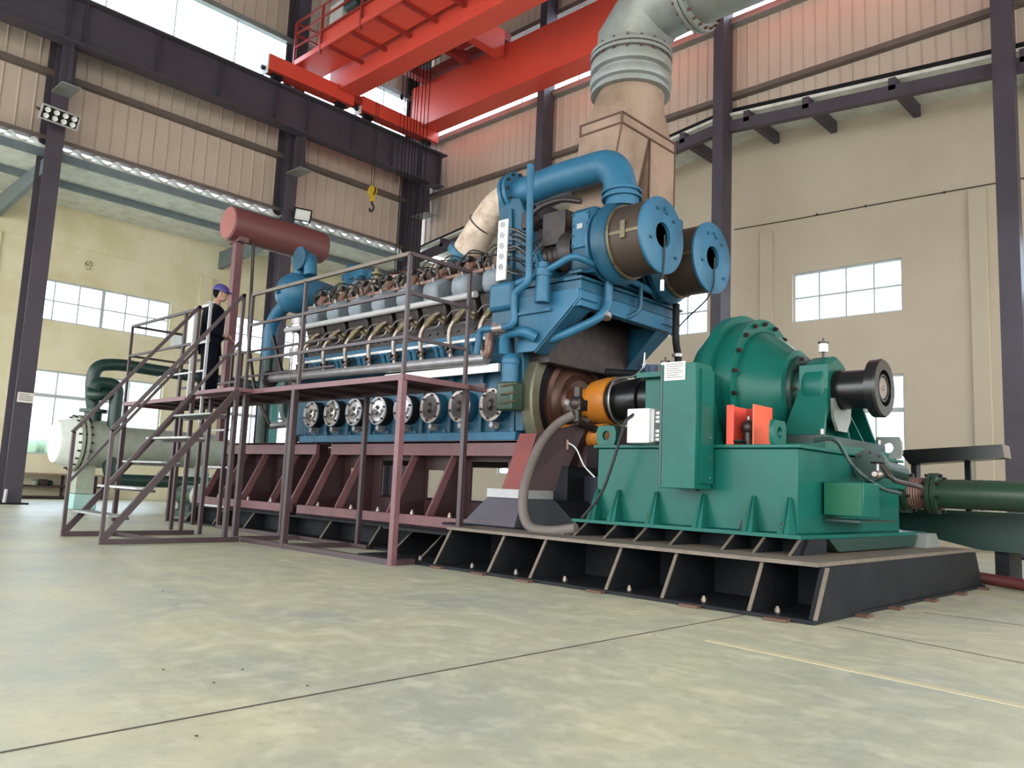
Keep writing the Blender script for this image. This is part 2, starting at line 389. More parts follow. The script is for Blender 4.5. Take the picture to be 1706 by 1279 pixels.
# ribbed cladding ------------------------------------------------------
def cladding(axis, c, u0, u1, zb, zt, name, label, pitch=.34):
    """flat sheet with raised ribs; zb(u), zt(u)"""
    b = MB(); n = int((u1-u0)/pitch); sgn = 1 if axis == 'x' else -1
    prof = []
    for i in range(n+1):
        u = u0+i*(u1-u0)/n
        prof += [(u-.03, 0), (u-.012, .02), (u-.004, .02), (u-.003, .006), (u+.003, .006), (u+.004, .02), (u+.012, .02), (u+.03, 0)]
    vs = []
    for u, d in prof:
        for z in (zb(u), zt(u)):
            vs.append((c+d*sgn, u, z) if axis == 'x' else (u, c+d*sgn, z))
    fs = [(2*i, 2*i+1, 2*i+3, 2*i+2) for i in range(len(prof)-1)]
    b.add(vs, fs)
    # backing
    if axis == 'x': b.box(c-.06, c-.01, u0, u1, min(zb(u0), zb(u1)), zt(u0))
    else:
        b.hexa([(u0,c+.01,zb(u0)),(u1,c+.01,zb(u1)),(u1,c+.06,zb(u1)),(u0,c+.06,zb(u0))], [(u0,c+.01,zt(u0)),(u1,c+.01,zt(u1)),(u1,c+.06,zt(u1)),(u0,c+.06,zt(u0))])
    o = struct(b, name, M['clad']); o['label'] = label; o['category'] = 'wall'; return o
clad_end = lambda u: 9.97-(abs(u+9.2)*(.086 if u > -9.2 else .12))
cladding('x', XA-.35, -4, 16.3, lambda u: 8.38, lambda u: 11.75, 'wall_left_upper', 'beige ribbed steel cladding above the left aisle roof')
cladding('x', XA-.35, -4, 16.3, lambda u: 13.55, lambda u: 16.4, 'wall_left_top', 'beige ribbed cladding above the left clerestory band')
for i, (a, e) in enumerate(((-20.55,-9.2), (-9.2, 8))):
    cladding('y', YE+.35, a, e, clad_end, lambda u: 12.12, 'wall_back_upper_%s' % 'ab'[i] if False else ('wall_back_upper' if i == 0 else 'wall_right_upper'), ['pinkish ribbed cladding above the end bay, left of the ridge','pinkish ribbed cladding above the end bay, right of the ridge'][i], .27)
cladding('y', YE+.35, -20.55, 8, lambda u: 14.6, lambda u: 16.4, 'wall_back_top', 'beige ribbed cladding above the end clerestory band', .27)
n = 11
def trim(b, m=None, label=None, bevel=0):
    global n
    o = struct(b, 'trim_%d' % n, m or M['girt'], bevel=bevel, label=label); n += 1; return o
# girts
trim(MB().box(XA-.34, XA-.16, -4, 16.2, 9.93, 10.07))
trim(MB().box(XA-.34, XA-.1, -4, 16.2, 8.34, 8.44))
trim(MB().box(XA-.36, XA-.16, -4, 16.2, 11.7, 11.85)); trim(MB().box(XA-.36, XA-.16, -4, 16.2, 13.45, 13.6), M['galv'])
trim(MB().box(-20.3, 8, YE+.16, YE+.34, 10.2, 10.32))
trim(MB().box(-20.3, 8, YE+.1, YE+.36, 12.05, 12.2), M['galv']); trim(MB().box(-20.3, 8, YE+.16, YE+.34, 14.55, 14.7))
for a, e in ((-20.3,-9.2), (-9.2, 8)):
    trim(MB().hexa([(a,YE+.2,clad_end(a)-.12),(e,YE+.2,clad_end(e)-.12),(e,YE+.42,clad_end(e)-.12),(a,YE+.42,clad_end(a)-.12)],
                   [(a,YE+.2,clad_end(a)+.0),(e,YE+.2,clad_end(e)+.0),(e,YE+.42,clad_end(e)+.0),(a,YE+.42,clad_end(a)+.0)]), M['black'])
    # rafter of the low end bay
    trim(MB().hexa([(a,YE-.02,roof_end(a)-.3),(e,YE-.02,roof_end(e)-.3),(e,YE+.14,roof_end(e)-.3),(a,YE+.14,roof_end(a)-.3)],
                   [(a,YE-.02,roof_end(a)-.04),(e,YE-.02,roof_end(e)-.04),(e,YE+.14,roof_end(e)-.04),(a,YE+.14,roof_end(a)-.04)]), M['steel'])
    # its quilted roof
    o = struct(MB().hexa([(a,YE+.1,roof_end(a)+.13),(e,YE+.1,roof_end(e)+.13),(e,YW+.3,roof_end(e)+.13),(a,YW+.3,roof_end(a)+.13)],
                   [(a,YE+.1,roof_end(a)+.2),(e,YE+.1,roof_end(e)+.2),(e,YW+.3,roof_end(e)+.2),(a,YW+.3,roof_end(a)+.2)]), 'ceiling_back' if a < -10 else 'ceiling_right', M['quilt'])
    o['label'] = 'quilted silver insulation under the end bay roof'
for x in (-19,-17,-15.2,-13.4,-11.8,-10.2,-8.5,-7.1,-5.3,-3,-1):
    z = roof_end(x); trim(MB().box(x-.07, x+.07, YE-.02, YW, z-.14, z+.12), M['steel'])
# left aisle roof: purlins, quilt, corrugated edge, rafters
o = struct(MB().hexa([(XW,-4,7.98),(XA-.12,-4,8.12),(XA-.12,17.8,8.12),(XW,17.8,7.98)], [(XW,-4,8.04),(XA-.12,-4,8.18),(XA-.12,17.8,8.18),(XW,17.8,8.04)]), 'ceiling_left', M['quilt'])
o['label'] = 'white quilted insulation under the left aisle roof'
trim(MB().box(XA-.22, XA-.1, -4, 16.1, 7.94, 8.12), M['purlin'])
for x in (-22.1,): trim(MB().box(x-.05, x+.05, -4, 17.8, 7.88, 8.05), M['purlin'])
b = MB(); vs = []; fs = []; y = -4.0; i = 0
prof = []
while y < 16.1:
    for dy, dz in ((0,.0),(.08,.02),(.15,.10),(.2,.12),(.25,.10),(.33,.02),(.42,-.01)):
        prof.append((y+dy, 8.17+dz))
    y += .46
for (yy, zz) in prof:
    vs += [(XA-.02, yy, zz), (XA-.02, yy, zz-.035), (XA-.34, yy, zz+.03), (XA-.34, yy, zz-.01)]
for i in range(len(prof)-1):
    a = 4*i; c = a+4
    fs += [(a, c, c+1, a+1), (a, a+2, c+2, c), (a+1, c+1, c+3, a+3)]
b.add(vs, fs)
trim(b, M['white'], 'wavy white edge of the corrugated aisle roof')
for y in (5.25, -1.2, 11.4):
    trim(MB().prism([(XA,7.86),(XA,7.5),(XW,7.25),(XW,7.8)], 'y', y-.06, y+.06), M['purlin'])
# main roof
o = struct(MB().box(-24.2, 14, -8.3, 17, 16.4, 16.6), 'ceiling', M['purlin']); o['label'] = 'steel roof of the hall'
# clerestory glazing
for i, (bx_, lab) in enumerate((((XA-.3, XA-.29, -4, 16.2, 11.85, 13.45), 'bright clerestory band above the runway beam'), ((-20.4, 8, YE+.3, YE+.31, 12.2, 14.55), 'bright clerestory band behind the crane'))):
    p = MB().box(*bx_); o = p.build('window_%d' % (k+i), M['glass']); o['kind'] = 'structure'; o['label'] = lab; o['category'] = 'window'
    f = MB()
    for j in range(1, 12):
        if i == 0: yy = -4+j*1.7; f.box(XA-.32, XA-.27, yy-.012, yy+.012, 11.85, 13.45)
        else: xx = -20.4+j*2.2; f.box(xx-.012, xx+.012, YE+.28, YE+.33, 12.2, 14.55)
    f.build('glazing_bars', M['wframe'], o)

# ---------------------------------------------------------------- steel columns
def column(x, y, face, w, d, top, label, foot=True):
    """H column: flange faces +x (face='x') or -y (face='y')"""
    t = thing('steel_column', label, 'column', (x, y, 0), 'steel columns of the hall')
    T = .03; b = MB(); 
    if face == 'x':
        MB().box(x-.025, x, y-w/2, y+w/2, 0, top).build('flange', M['steel'], t)
        MB().box(x-d, x-d+.025, y-w/2, y+w/2, 0, top).build('flange', M['steel'], t)
        MB().box(x-d+.025, x-.025, y-.012, y+.012, 0, top).build('web', M['steel'], t)
        if foot: MB().box(x-d-.12, x+.12, y-w/2-.12, y+w/2+.12, 0, .035).build('base_plate', M['black'], t)
        g = MB()
        for s in (-1, 1): g.prism([(x-.025,.035),(x-d+.025,.035),(x-d+.1,.5),(x-.1,.5)], 'y', y+s*w*.3-.01, y+s*w*.3+.01)
    else:
        MB().box(x-w/2, x+w/2, y, y+.025, 0, top).build('flange', M['steel'], t)
        MB().box(x-w/2, x+w/2, y+d-.025, y+d, 0, top).build('flange', M['steel'], t)
        MB().box(x-.012, x+.012, y+.025, y+d-.025, 0, top).build('web', M['steel'], t)
        # closed box side seen from the right
        MB().box(x+w/2-.02, x+w/2, y+.025, y+d-.025, 0, top).build('side_plate', M['steel'], t)
        if foot: MB().box(x-w/2-.1, x+w/2+.1, y-.1, y+d+.1, 0, .035).build('base_plate', M['black'], t)
    return t
c1 = column(-19.85, 5.28, 'x', .36, .62, 16.3, 'dark steel column at the left with a floodlight on it')
c2 = column(-19.85, 11.3, 'x', .36, .62, 16.3, 'dark steel column behind the round brown tank')
c3 = column(-19.85, 15.85, 'x', .42, .62, 16.3, 'dark corner column behind the crane ropes')
column(-14.75, 16.0, 'y', .26, .45, 16.3, 'steel column behind the blue intake pipe')
column(-9.1, 16.0, 'y', .26, .45, 16.3, 'steel column right of the grey exhaust bend')
column(-3.3, 16.0, 'y', .34, .25, 16.3, 'rightmost steel column, beside the long green pipes')
# runway brackets and beam
BX = -19.35
for c, y in ((c1,5.28), (c2,11.3), (c3,15.85)):
    MB().box(-19.85, BX+.22, y-.2, y+.2, 9.3, 9.33).build('bracket_plate', M['galv'], c)
    MB().prism([(-19.85,9.33),(-19.2,9.33),(-19.3,10.35),(-19.85,10.35)], 'y', y-.015, y+.015).build('bracket_web', M['steel'], c)
    MB().box(BX-.2, BX-.17, y-.16, y+.16, 9.33, 10.35).build('bracket_stiffener', M['steel'], c)
c3b = MB().box(-19.55, -19.1, 16.05, 16.5, 8.8, 8.83)
t = thing('crane_runway_beam', 'long dark steel runway beam carrying the red crane', 'beam', (BX, 6, 10.35))
MB().box(BX-.02, BX+.02, -4, 16.35, 10.38, 11.4).build('web', M['steel'], t)
MB().box(BX-.24, BX+.24, -4, 16.4, 11.4, 11.44).build('top_flange', M['steel'], t)
MB().box(BX-.2, BX+.2, -4, 16.35, 10.34, 10.38).build('bottom_flange', M['steel'], t)
for y in (-1, .5, 2, 3.6, 5.1, 5.45, 7.1, 8.7, 10.3, 11.3, 12.8, 14.3, 15.4, 16.2): MB().box(BX+.02, BX+.14, y-.008, y+.008, 10.38, 11.4).build('stiffener', M['steel'], t)
MB().box(BX-.05, BX+.05, -4, 16.2, 11.44, 11.5).build('rail', M['black'], t)

# ---------------------------------------------------------------- crane
t = thing('overhead_crane', 'red double-girder overhead travelling crane above the engine', 'crane', (-19.35, 13, 11.5))
def girder(y0, y1, z0, z1, name='girder'):
    b = MB(); b.prism([(-19.1,z0),(12,z0),(12,z1),(-19.65,z1),(-19.65,12.16),(-19.1,12.16)], 'y', y0, y1)
    b.build(name, M['crane'], t)
girder(12.15, 12.78, 12.0, 13.15); girder(15.2, 15.88, 12.0, 13.4)
for y0, y1 in ((9.95, 12.72), (13.0, 16.0)):
    c = MB().box(BX-.2, BX+.2, y0, y1, 11.72, 12.15).build('end_carriage', M['crane'], t, bevel=.01)
    MB().box(BX-.17, BX+.17, y0-.02, y0, 11.6, 12.12).build('end_plate', M['white'], c)
    for yy in (y0+.35, y1-.35): MB().cyl((BX-.07,yy,11.66), (BX+.07,yy,11.66), .16, 20).build('wheel', M['black'], c)
    MB().cyl((BX,y0-.12,11.78), (BX,y0-.02,11.78), .06, 14).build('buffer', M['rubber'], c)
MB().box(BX-.2, BX+.2, 12.72, 13.0, 11.85, 12.1).build('carriage_link', M['crane_d'], t)
# walkway on the near side of the first girder
MB().box(-19.75, 12, 11.0, 11.93, 12.45, 12.48).build('walkway_plate', M['crane'], t)
b = MB(); b.box(-19.75, 12, 10.96, 11.0, 12.4, 12.55); b.build('kick_plate', M['crane'], t)
x = -18.0
while x < 4:
    MB().box(x-.05, x+.05, 11.02, 12.15, 12.37, 12.45).build('walkway_bracket', M['crane_d'], t); x += 1.05
MB().box(-18.6, 12, 11.05, 11.5, 12.48, 13.05).build('cable_duct', M['crane'], t)
r = MB()
for z in (12.95, 13.35, 13.7): r.bar((-19.7,10.98,z), (12,10.98,z), .045)
r.build('handrail', M['crane_d'], t)
for x in (-19.7,-18.35,-16.5,-14.6,-12.7,-10.8):
    MB().bar((x,10.98,12.3), (x,10.98,13.7), .06).build('guard_post', M['crane_d'], t)
MB().bar((-19.7,11.0,13.7), (-19.7,12.0,13.7), .05).build('end_rail', M['crane_d'], t); MB().bar((-19.7,11,13.35), (-19.7,12,13.35), .05).build('end_rail', M['crane_d'], t)
mc = PY(592,6,11.7); MB().cyl(mc-V(.25,0,0), mc+V(.3,0,0), .22, 24).build('travel_motor', M['dgreen'], t); MB().box(mc.x-1.1,mc.x-.45,11.6,11.9,mc.z-.35,mc.z+.3).build('motor_mount', M['white'], t)
MB().box(-19.3, 12, 15.3, 15.36, 13.4, 13.46).build('trolley_rail', M['black'], t)
MB().box(-19.3, 12, 12.6, 12.66, 13.15, 13.21).build('trolley_rail', M['black'], t)
# trolley
tr = thing('crane_trolley', 'dark red hoist trolley between the crane girders', 'hoist', (-17.6, 14, 13.3))
MB().box(-18.9, -15.4, 12.65, 12.85, 13.25, 13.5).build('side_frame', M['crane_d'], tr)
MB().box(-18.9, -15.4, 15.1, 15.35, 13.5, 13.75).build('side_frame', M['crane_d'], tr)
MB().box(-18.9, -18.6, 12.85, 15.1, 13.25, 13.55).build('cross_beam', M['crane_d'], tr)
MB().box(-15.7, -15.4, 12.85, 15.1, 13.0, 13.75).build('cross_beam', M['crane'], tr)
MB().box(-17.0, -16.8, 12.85, 15.1, 13.25, 13.55).build('cross_beam', M['crane_d'], tr)
MB().cyl((-18.55,14.1,13.5), (-17.3,14.1,13.5), .3, 48).build('rope_drum', M['black'], tr)
MB().cyl((-18.2,13.3,13.2), (-17.6,13.3,13.2), .22, 20).build('hoist_motor', M['dgreen'], tr)
MB().box(-18.7,-18.1,12.85,13.25,13.1,13.3).build('pulley_bracket', M['crane_d'], tr)
MB().box(-16.6,-15.8,13.6,14.5,13.3,13.7).build('gearbox', M['crane_d'], tr)
# main ropes and hook block, small hook
HX, HY, HZ = -18.0, 14.0, 6.55
b = thing('main_hook_block', 'red and yellow hook block seen just behind the engine top', 'hook', (HX, HY, HZ))
MB().box(HX-.12, HX+.12, HY-.05, HY+.05, HZ-.1, HZ+.3).build('side_plate', M['maroon_d'], b)
MB().box(HX-.48, HX+.48, HY-.1, HY+.26, HZ+.2, HZ+.3).build('rope_guard', M['maroon_d'], b)
for dx in (-.24, .24): MB().cyl((HX+dx-.05,HY,HZ), (HX+dx+.05,HY,HZ), .26, 24).build('sheave', M['redguard'], b)
MB().box(HX-.3, HX+.3, HY-.12, HY+.12, HZ-.5, HZ-.22).build('hook_housing', M['yellow'], b, bevel=.02)
MB().tube(fillet([(HX,HY,HZ-.5),(HX,HY,HZ-.75),(HX+.22,HY,HZ-.85),(HX+.2,HY,HZ-1.15),(HX-.1,HY,HZ-1.15),(HX-.16,HY,HZ-.95)], .15, 4), .05, 10).build('hook', M['darkmetal'], b)
xs = [-18.42,-18.3,-18.17,-18.05,-17.92,-17.78,-17.66,-17.52]
for i, x in enumerate(xs):
    zb = HZ+.3
    yy = HY+(.02 if i < 4 else -.02)+.03*i; zt_ = 13.5-math.sqrt(.09-(yy-14.1)**2)-.001
    o = MB().cyl((x, yy, zb), (x, yy, zt_), .014, 6).build('hoist_rope', M['black'])
    tag(o, 'dark steel wire rope hanging from the crane trolley to the main hook block', 'rope', 'main hoist ropes')
o = MB().cyl((-17.65,13.3,9.2),(-17.65,13.3,12.98),.01,6); o.ball((-17.65,13.3,11.75), .05, 10, 6, sz=2)
tag(o.build('limit_switch_cord', M['black']), 'thin cord with a small weight beside the hoist ropes', 'cord')
sp = PY(621,318,13.0)
b = thing('small_hook_block', 'small yellow hook block hanging on a thin rope', 'hook', tuple(sp))
sx_, sy_, sz_ = sp
for dd in (-.05, .05): MB().lathe((sx_-.015,sy_+dd,sz_), (0,1,0), [(-.012,.02),(-.012,.15),(.012,.15),(.012,.02)], 20).build('cheek_plate', M['yellow'], b)
MB().cyl((sx_,sy_-.03,sz_), (sx_,sy_+.03,sz_), .11, 18).build('sheave', M['darkmetal'], b)
MB().box(sx_-.06, sx_+.06, sy_-.06, sy_+.06, sz_-.32, sz_-.12).build('swivel', M['yellow'], b, bevel=.01)
MB().tube(fillet([(sx_,sy_,sz_-.3),(sx_,sy_,sz_-.4),(sx_+.1,sy_,sz_-.46),(sx_+.08,sy_,sz_-.6),(sx_-.07,sy_,sz_-.6),(sx_-.09,sy_,sz_-.5)], .08, 4), .03, 10).build('hook', M['darkmetal'], b)
for dx in (-.1, .02):
    tag(MB().cyl((sx_+dx, sy_, sz_+.05), (sx_+dx, sy_, 13.1), .009, 6).build('auxiliary_rope', M['black']), 'thin rope holding the small yellow hook', 'rope', 'auxiliary hoist ropes')
# floodlights
a = PX(100, 195, -19.7)
def panel_light(c, label, wdt, hgt, rotz, tilt, name, kind):
    t = thing(name, label, 'light', tuple(c)); t.rotation_euler = (tilt, 0, rotz)
    def bd(mb, nm, mt, bev=0):
        o = mb.build(nm, mt); o.parent = t; o.matrix_parent_inverse = Matrix.Identity(4)
        if bev: m_ = o.modifiers.new('bevel','BEVEL'); m_.width = bev; m_.segments = 2
        return o
    # built facing -y locally
    f = MB(); W, H = wdt/2, hgt/2; e = .035
    f.box(-W,W,-.03,.05,-H,-H+e); f.box(-W,W,-.03,.05,H-e,H); f.box(-W,-W+e,-.03,.05,-H+e,H-e); f.box(W-e,W,-.03,.05,-H+e,H-e)
    bd(f, 'frame', M['alum_l'] if kind == 'led' else M['black'], .006)
    bd(MB().box(-W+e,W-e,0,.05,-H+e,H-e), 'housing', M['blk2'] if kind == 'led' else M['lens'])
    if kind == 'led':
        for i in range(4):
            for j in range(2):
                x = -W+e+(wdt-2*e)*(i+.5)/4; z = -H+e+(hgt-2*e)*(j+.5)/2
                l = bd(MB().lathe((x,0,z), (0,-1,0), [(0,.055),(.03,.06),(.025,.05),(.012,.02),(.012,0)], 18), 'lens', M['lens'])
    else: bd(MB().box(-W+e+.03,W-e-.03,-.01,0,-H+e+.02,H-e-.02), 'glass_cover', M['white'])
    bk = MB(); bk.bar((-W-.01,.02,0), (-W-.01,.25,0), .02, .04); bk.bar((W+.01,.02,0), (W+.01,.25,0), .02, .04); bk.bar((-W-.01,.25,0),(W+.01,.25,0), .02,.04)
    bd(bk, 'bracket', M['darkmetal'])
    return t
panel_light(PX(100,195,-19.3), 'grey eight-lens LED floodlight on the leftmost column', .82, .34, PI/2+.1, .5, 'floodlight', 'led')
panel_light(PX(504,358,-19.5), 'flat white floodlight in a black frame beside the brown tank', .5, .36, PI/2-.3, .4, 'floodlight', 'flat')
# ================================================================ FOUNDATION FRAME
YC, ZC = 7.7, 1.9               # shaft axis
f = thing('foundation_frame', 'black steel foundation frame with open slanted bays under the machines', 'frame', (-2.4, YC, 0))
# right section (under the green machine)
MB().box(-6.35, -2.42, 5.72, 9.62, .375, .405).build('top_plate', M['rust_edge'], f, label='dusty tan top plate')
MB().box(-7.6, -2.36, 5.52, 9.85, .005, .03).build('bottom_plate', M['black'], f); MB().box(-14.2, -7.6, 6.18, 9.4, .005, .03).build('bottom_plate', M['black'], f)
MB().prism([(5.56,.03),(9.82,.03),(9.6,.375),(5.76,.375)], 'x', -2.42, -2.38).build('end_plate', M['black'], f)
MB().box(-6.35, -2.42, 6.35, 6.38, .03, .375).build('web_plate', M['black'], f)
MB().box(-14.2, -6.35, 6.6, 6.63, .03, .29).build('web_plate', M['black'], f)
MB().box(-14.2, -6.4, 6.4, 9.3, .27, .3).build('top_plate', M['black'], f)
def rib(x, y0, y1, z0, z1, ye, wd=.012):
    r_ = MB().prism([(y0+.012,z0),(ye,z0),(ye,z1),(y1+.012,z1)], 'x', x-wd, x+wd).build('rib', M['black'], f)
    MB().prism([(y0,z0),(y0+.012,z0),(y1+.012,z1),(y1,z1)], 'x', x-wd-.002, x+wd+.002).build('rib_edge', M['rust_edge'], r_, label='dusty pale edge')
for x in (-6.33,-5.55,-5.01,-4.15,-3.6,-2.86,-2.37): rib(x, 5.55, 5.76, .03, .375, 6.36)
for x in (-7.49,-6.95,-8.4,-9.5,-10.6,-11.6,-12.6,-13.6):
    rib(x, 5.9 if x > -7.5 else 6.25, 6.2 if x > -7.5 else 6.42, .03, .27, 6.6)
MB().box(-7.6, -6.36, 5.85, 6.4, .3, .33).build('top_plate', M['black'], f)
for x in (-7.2,-6.7,-5.9,-5.3,-4.7,-4.0,-3.3,-2.7): MB().lathe((x,5.68,.03), (0,0,1), [(0,.02),(.03,.02),(.03,.012),(.045,.012)], 6).build('anchor_bolt', M['steelpipe'], f)
pk = [(-7.0,5.52),(-6.2,5.52),(-5.6,5.52),(-5.0,5.5),(-4.2,5.52),(-3.3,5.52),(-2.6,5.5),(-2.34,6.3),(-2.34,7.0),(-2.34,7.9),(-2.34,8.8),(-2.34,9.6)]
for i, (x, y) in enumerate(pk):
    tag(MB().box(x-.09, x+.07, y-.06, y+.06, 0, .022).build('packing_plate', M['seam'], bevel=.004), 'small steel packing plate under the edge of the black foundation frame', 'plate', 'packing plates under the foundation frame')
# ---- sub base for the green machine
s = thing('machine_sub_base', 'low black ribbed base plate under the green machine', 'base', (-4, YC, .405))
MB().box(-5.15, -2.8, 6.3, 9.4, .53, .56).build('top_plate', M['green'], s)
MB().box(-5.15, -2.8, 6.62, 6.65, .405, .53).build('web', M['black'], s); MB().box(-5.1, -2.9, 9.1, 9.13, .405, .53).build('web', M['black'], s)
for x in (-5.12,-4.98,-4.62,-4.28,-3.9,-3.4,-3.12,-2.82): 
    r_ = MB().prism([(6.132,.405),(6.62,.405),(6.62,.53),(6.332,.53)], 'x', x-.01, x+.01).build('rib', M['black'], s)
    MB().prism([(6.12,.405),(6.132,.405),(6.332,.53),(6.32,.53)], 'x', x-.012, x+.012).build('rib_edge', M['rust_edge'], r_)
MB().prism([(6.3,.405),(6.75,.405),(6.75,.53),(6.4,.53)], 'x', -2.82, -2.78).build('end_rib', M['black'], s)
MB().prism([(9.05,.405),(9.55,.405),(9.4,.55),(9.1,.55)], 'x', -2.86, -2.7).build('end_block', M['galv'], s, label='light grey wedge block')
MB().prism([(6.75,.53),(9.0,.53),(8.9,.42),(6.95,.42)], 'x', -2.95, -2.76).build('oil_tray', M['dgreen'], s)
for x in (-5.0,-4.3,-3.35,-3.0): MB().lathe((x,6.4,.56), (0,0,1), [(0,.03),(.05,.03),(.05,.018),(.09,.018)], 6).build('hold_down_bolt', M['darkmetal'], s)

# ================================================================ GREEN MACHINE
g = thing('green_dynamometer', 'large green machine with drum casing, cone and bearing pedestal on a box base', 'machine', (-4, YC, .56))
MB().box(-5.0, -2.92, 6.5, 8.95, .56, 1.27).build('box_base', M['green'], g, bevel=.01)
MB().box(-5.03, -2.88, 6.46, 9.0, 1.27, 1.30).build('lid_flange', M['green'], g, bevel=.004)
for x in (-4.97,-4.72,-4.28,-3.78,-3.3,-2.98):
    b = MB(); b.prism([(6.5,.56),(6.36,.56),(6.47,.86),(6.5,.86)], 'x', x-.008, x+.008)
    b.hexa([(x-.05,6.36,.56),(x+.05,6.36,.56),(x+.05,6.5,.56),(x-.05,6.5,.56)], [(x-.012,6.47,.86),(x+.012,6.47,.86),(x+.012,6.5,.86),(x-.012,6.5,.86)])
    b.build('gusset', M['green'], g)
ax = (1,0,0)
def L(prof, nm, mt, par=None, seg=64, y=YC, z=ZC, x=0, bev=0, label=None): return MB().lathe((x,y,z), ax, prof, seg).build(nm, mt, par, bevel=bev, label=label)
L([(-4.4,.3),(-4.38,.52),(-4.3,.64),(-4.18,.73),(-4.1,.765),(-4.09,.82),(-3.98,.825),(-3.97,.75),(-3.86,.75)], 'drum_casing', M['green'], g)
fl_ = L([(-3.86,.5),(-3.86,.765),(-3.78,.765),(-3.78,.5)], 'casing_flange', M['green'], g)
for k in range(20):
    a = 2*PI*k/20+.1; c = V(-3.78, YC+.715*math.cos(a), ZC+.715*math.sin(a))
    MB().lathe(c, ax, [(0,.024),(.035,.024),(.035,.013),(.05,.013)], 6).build('flange_bolt', M['darkmetal'], fl_)
L([(-3.78,.64),(-3.72,.63),(-3.55,.49),(-3.48,.43),(-3.43,.42),(-3.42,.36)], 'cone_cover', M['green'], g)
L([(-3.42,.36),(-3.37,.36),(-3.37,.29),(-3.22,.29)], 'seal_housing', M['dgreen'], g)
for k in range(10):
    a = 2*PI*k/10; c = V(-3.37, YC+.33*math.cos(a), ZC+.33*math.sin(a))
    MB().lathe(c, ax, [(0,.02),(.03,.02)], 6).build('seal_bolt', M['darkmetal'], g)
# bearing pedestal
L([(-3.28,.1),(-3.28,.31),(-3.25,.33),(-3.08,.33),(-3.05,.29),(-3.05,.1)], 'bearing_housing', M['green'], g, 48)
MB().prism([(7.3,1.44),(7.43,1.9),(7.43,2.1),(7.98,2.1),(7.98,1.9),(8.5,1.44)], 'x', -3.2, -3.14).build('pedestal_web', M['green'], g)
MB().hexa([(-3.42,7.28,1.44),(-3.02,7.28,1.44),(-3.02,7.32,1.44),(-3.42,7.32,1.44)], [(-3.31,7.4,1.88),(-3.03,7.4,1.88),(-3.03,7.44,1.88),(-3.31,7.44,1.88)]).hexa([(-3.31,7.4,1.88),(-3.03,7.4,1.88),(-3.03,7.44,1.88),(-3.31,7.44,1.88)], [(-3.31,7.41,2.12),(-3.03,7.41,2.12),(-3.03,7.5,2.12),(-3.31,7.5,2.12)]).build('pedestal_leg', M['green'], g, bevel=.004)
MB().hexa([(-3.32,8.58,1.44),(-3.02,8.58,1.44),(-3.02,8.62,1.44),(-3.32,8.62,1.44)], [(-3.3,7.98,2.05),(-3.03,7.98,2.05),(-3.03,8.02,2.05),(-3.3,8.02,2.05)]).build('pedestal_leg', M['green'], g)
for ya, yb in ((7.85,7.8),(8.2,7.9)): MB().hexa([(-3.14,ya-.012,1.44),(-3.0,ya-.012,1.44),(-3.0,ya+.012,1.44),(-3.14,ya+.012,1.44)], [(-3.14,yb-.012,1.75),(-3.05,yb-.012,1.75),(-3.05,yb+.012,1.75),(-3.14,yb+.012,1.75)]).build('pedestal_rib', M['green'], g)
MB().box(-3.42, -2.98, 7.2, 8.75, 1.36, 1.44).build('pedestal_foot', M['dgreen'], g, bevel=.005)
MB().box(-3.46, -2.94, 7.12, 8.85, 1.3, 1.36).build('foot_pad', M['green'], g, bevel=.005)
for yy in (7.24, 8.68): MB().lathe((-3.02,yy,1.44),(0,0,1),[(0,.022),(.05,.022)],6).build('foot_bolt', M['alu'], g)
MB().prism([(7.48,1.8),(7.92,1.8),(7.9,1.62),(7.8,1.5),(7.6,1.5),(7.5,1.62)], 'x', -3.04, -3.01).build('drip_plate', M['galv'], g, label='bare metal plate under the shaft')
h = L([(-3.05,.13),(-3.05,.185),(-2.72,.185),(-2.72,.27),(-2.64,.275),(-2.62,.26),(-2.62,.17),(-2.67,.165),(-2.67,.14),(-2.63,.13),(-2.63,.11),(-2.66,.105),(-2.66,.02)], 'output_hub', M['blk2'], g, 48, label='glossy black output hub')
L([(-2.66,.1),(-2.635,.1),(-2.635,.02),(-2.62,.01)], 'shaft_end', M['steelpipe'], h, 32)
L([(-3.06,.19),(-3.0,.2)], 'hub_sleeve', M['blk2'], h)
L([(-4.98,.1),(-4.98,.28),(-4.95,.3),(-4.75,.3),(-4.72,.28),(-4.72,.1)], 'bearing_housing', M['green'], g, 48)
L([(-4.72,.17),(-4.36,.17)], 'inner_shaft', M['blk2'], g, 32)
MB().hexa([(-5.0,7.2,1.3),(-4.72,7.2,1.3),(-4.72,8.2,1.3),(-5.0,8.2,1.3)], [(-4.96,7.42,1.95),(-4.74,7.42,1.95),(-4.74,7.98,1.95),(-4.96,7.98,1.95)]).build('rear_pedestal', M['green'], g)
# casing support arm (left of the cone, near side)
MB().box(-4.6, -4.05, 6.72, 7.2, 1.3, 1.98).build('side_housing', M['green'], g, bevel=.01)
MB().box(-4.64, -3.97, 6.62, 7.3, 1.98, 2.03).build('housing_cover', M['green'], g)
for x, y in ((-4.4,6.67),(-4.32,6.67),(-4.14,6.67),(-4.06,6.67)): MB().cyl((x,y,2.02),(x,y,2.09),.028,8).build('housing_bolt', M['darkmetal'], g)
MB().hexa([(-3.98,6.72,1.3),(-3.94,6.72,1.3),(-3.94,7.1,1.3),(-3.98,7.1,1.3)], [(-4.1,6.62,2.02),(-3.94,6.62,2.02),(-3.94,7.1,2.02),(-4.1,7.1,2.02)]).build('side_gusset', M['green'], g)
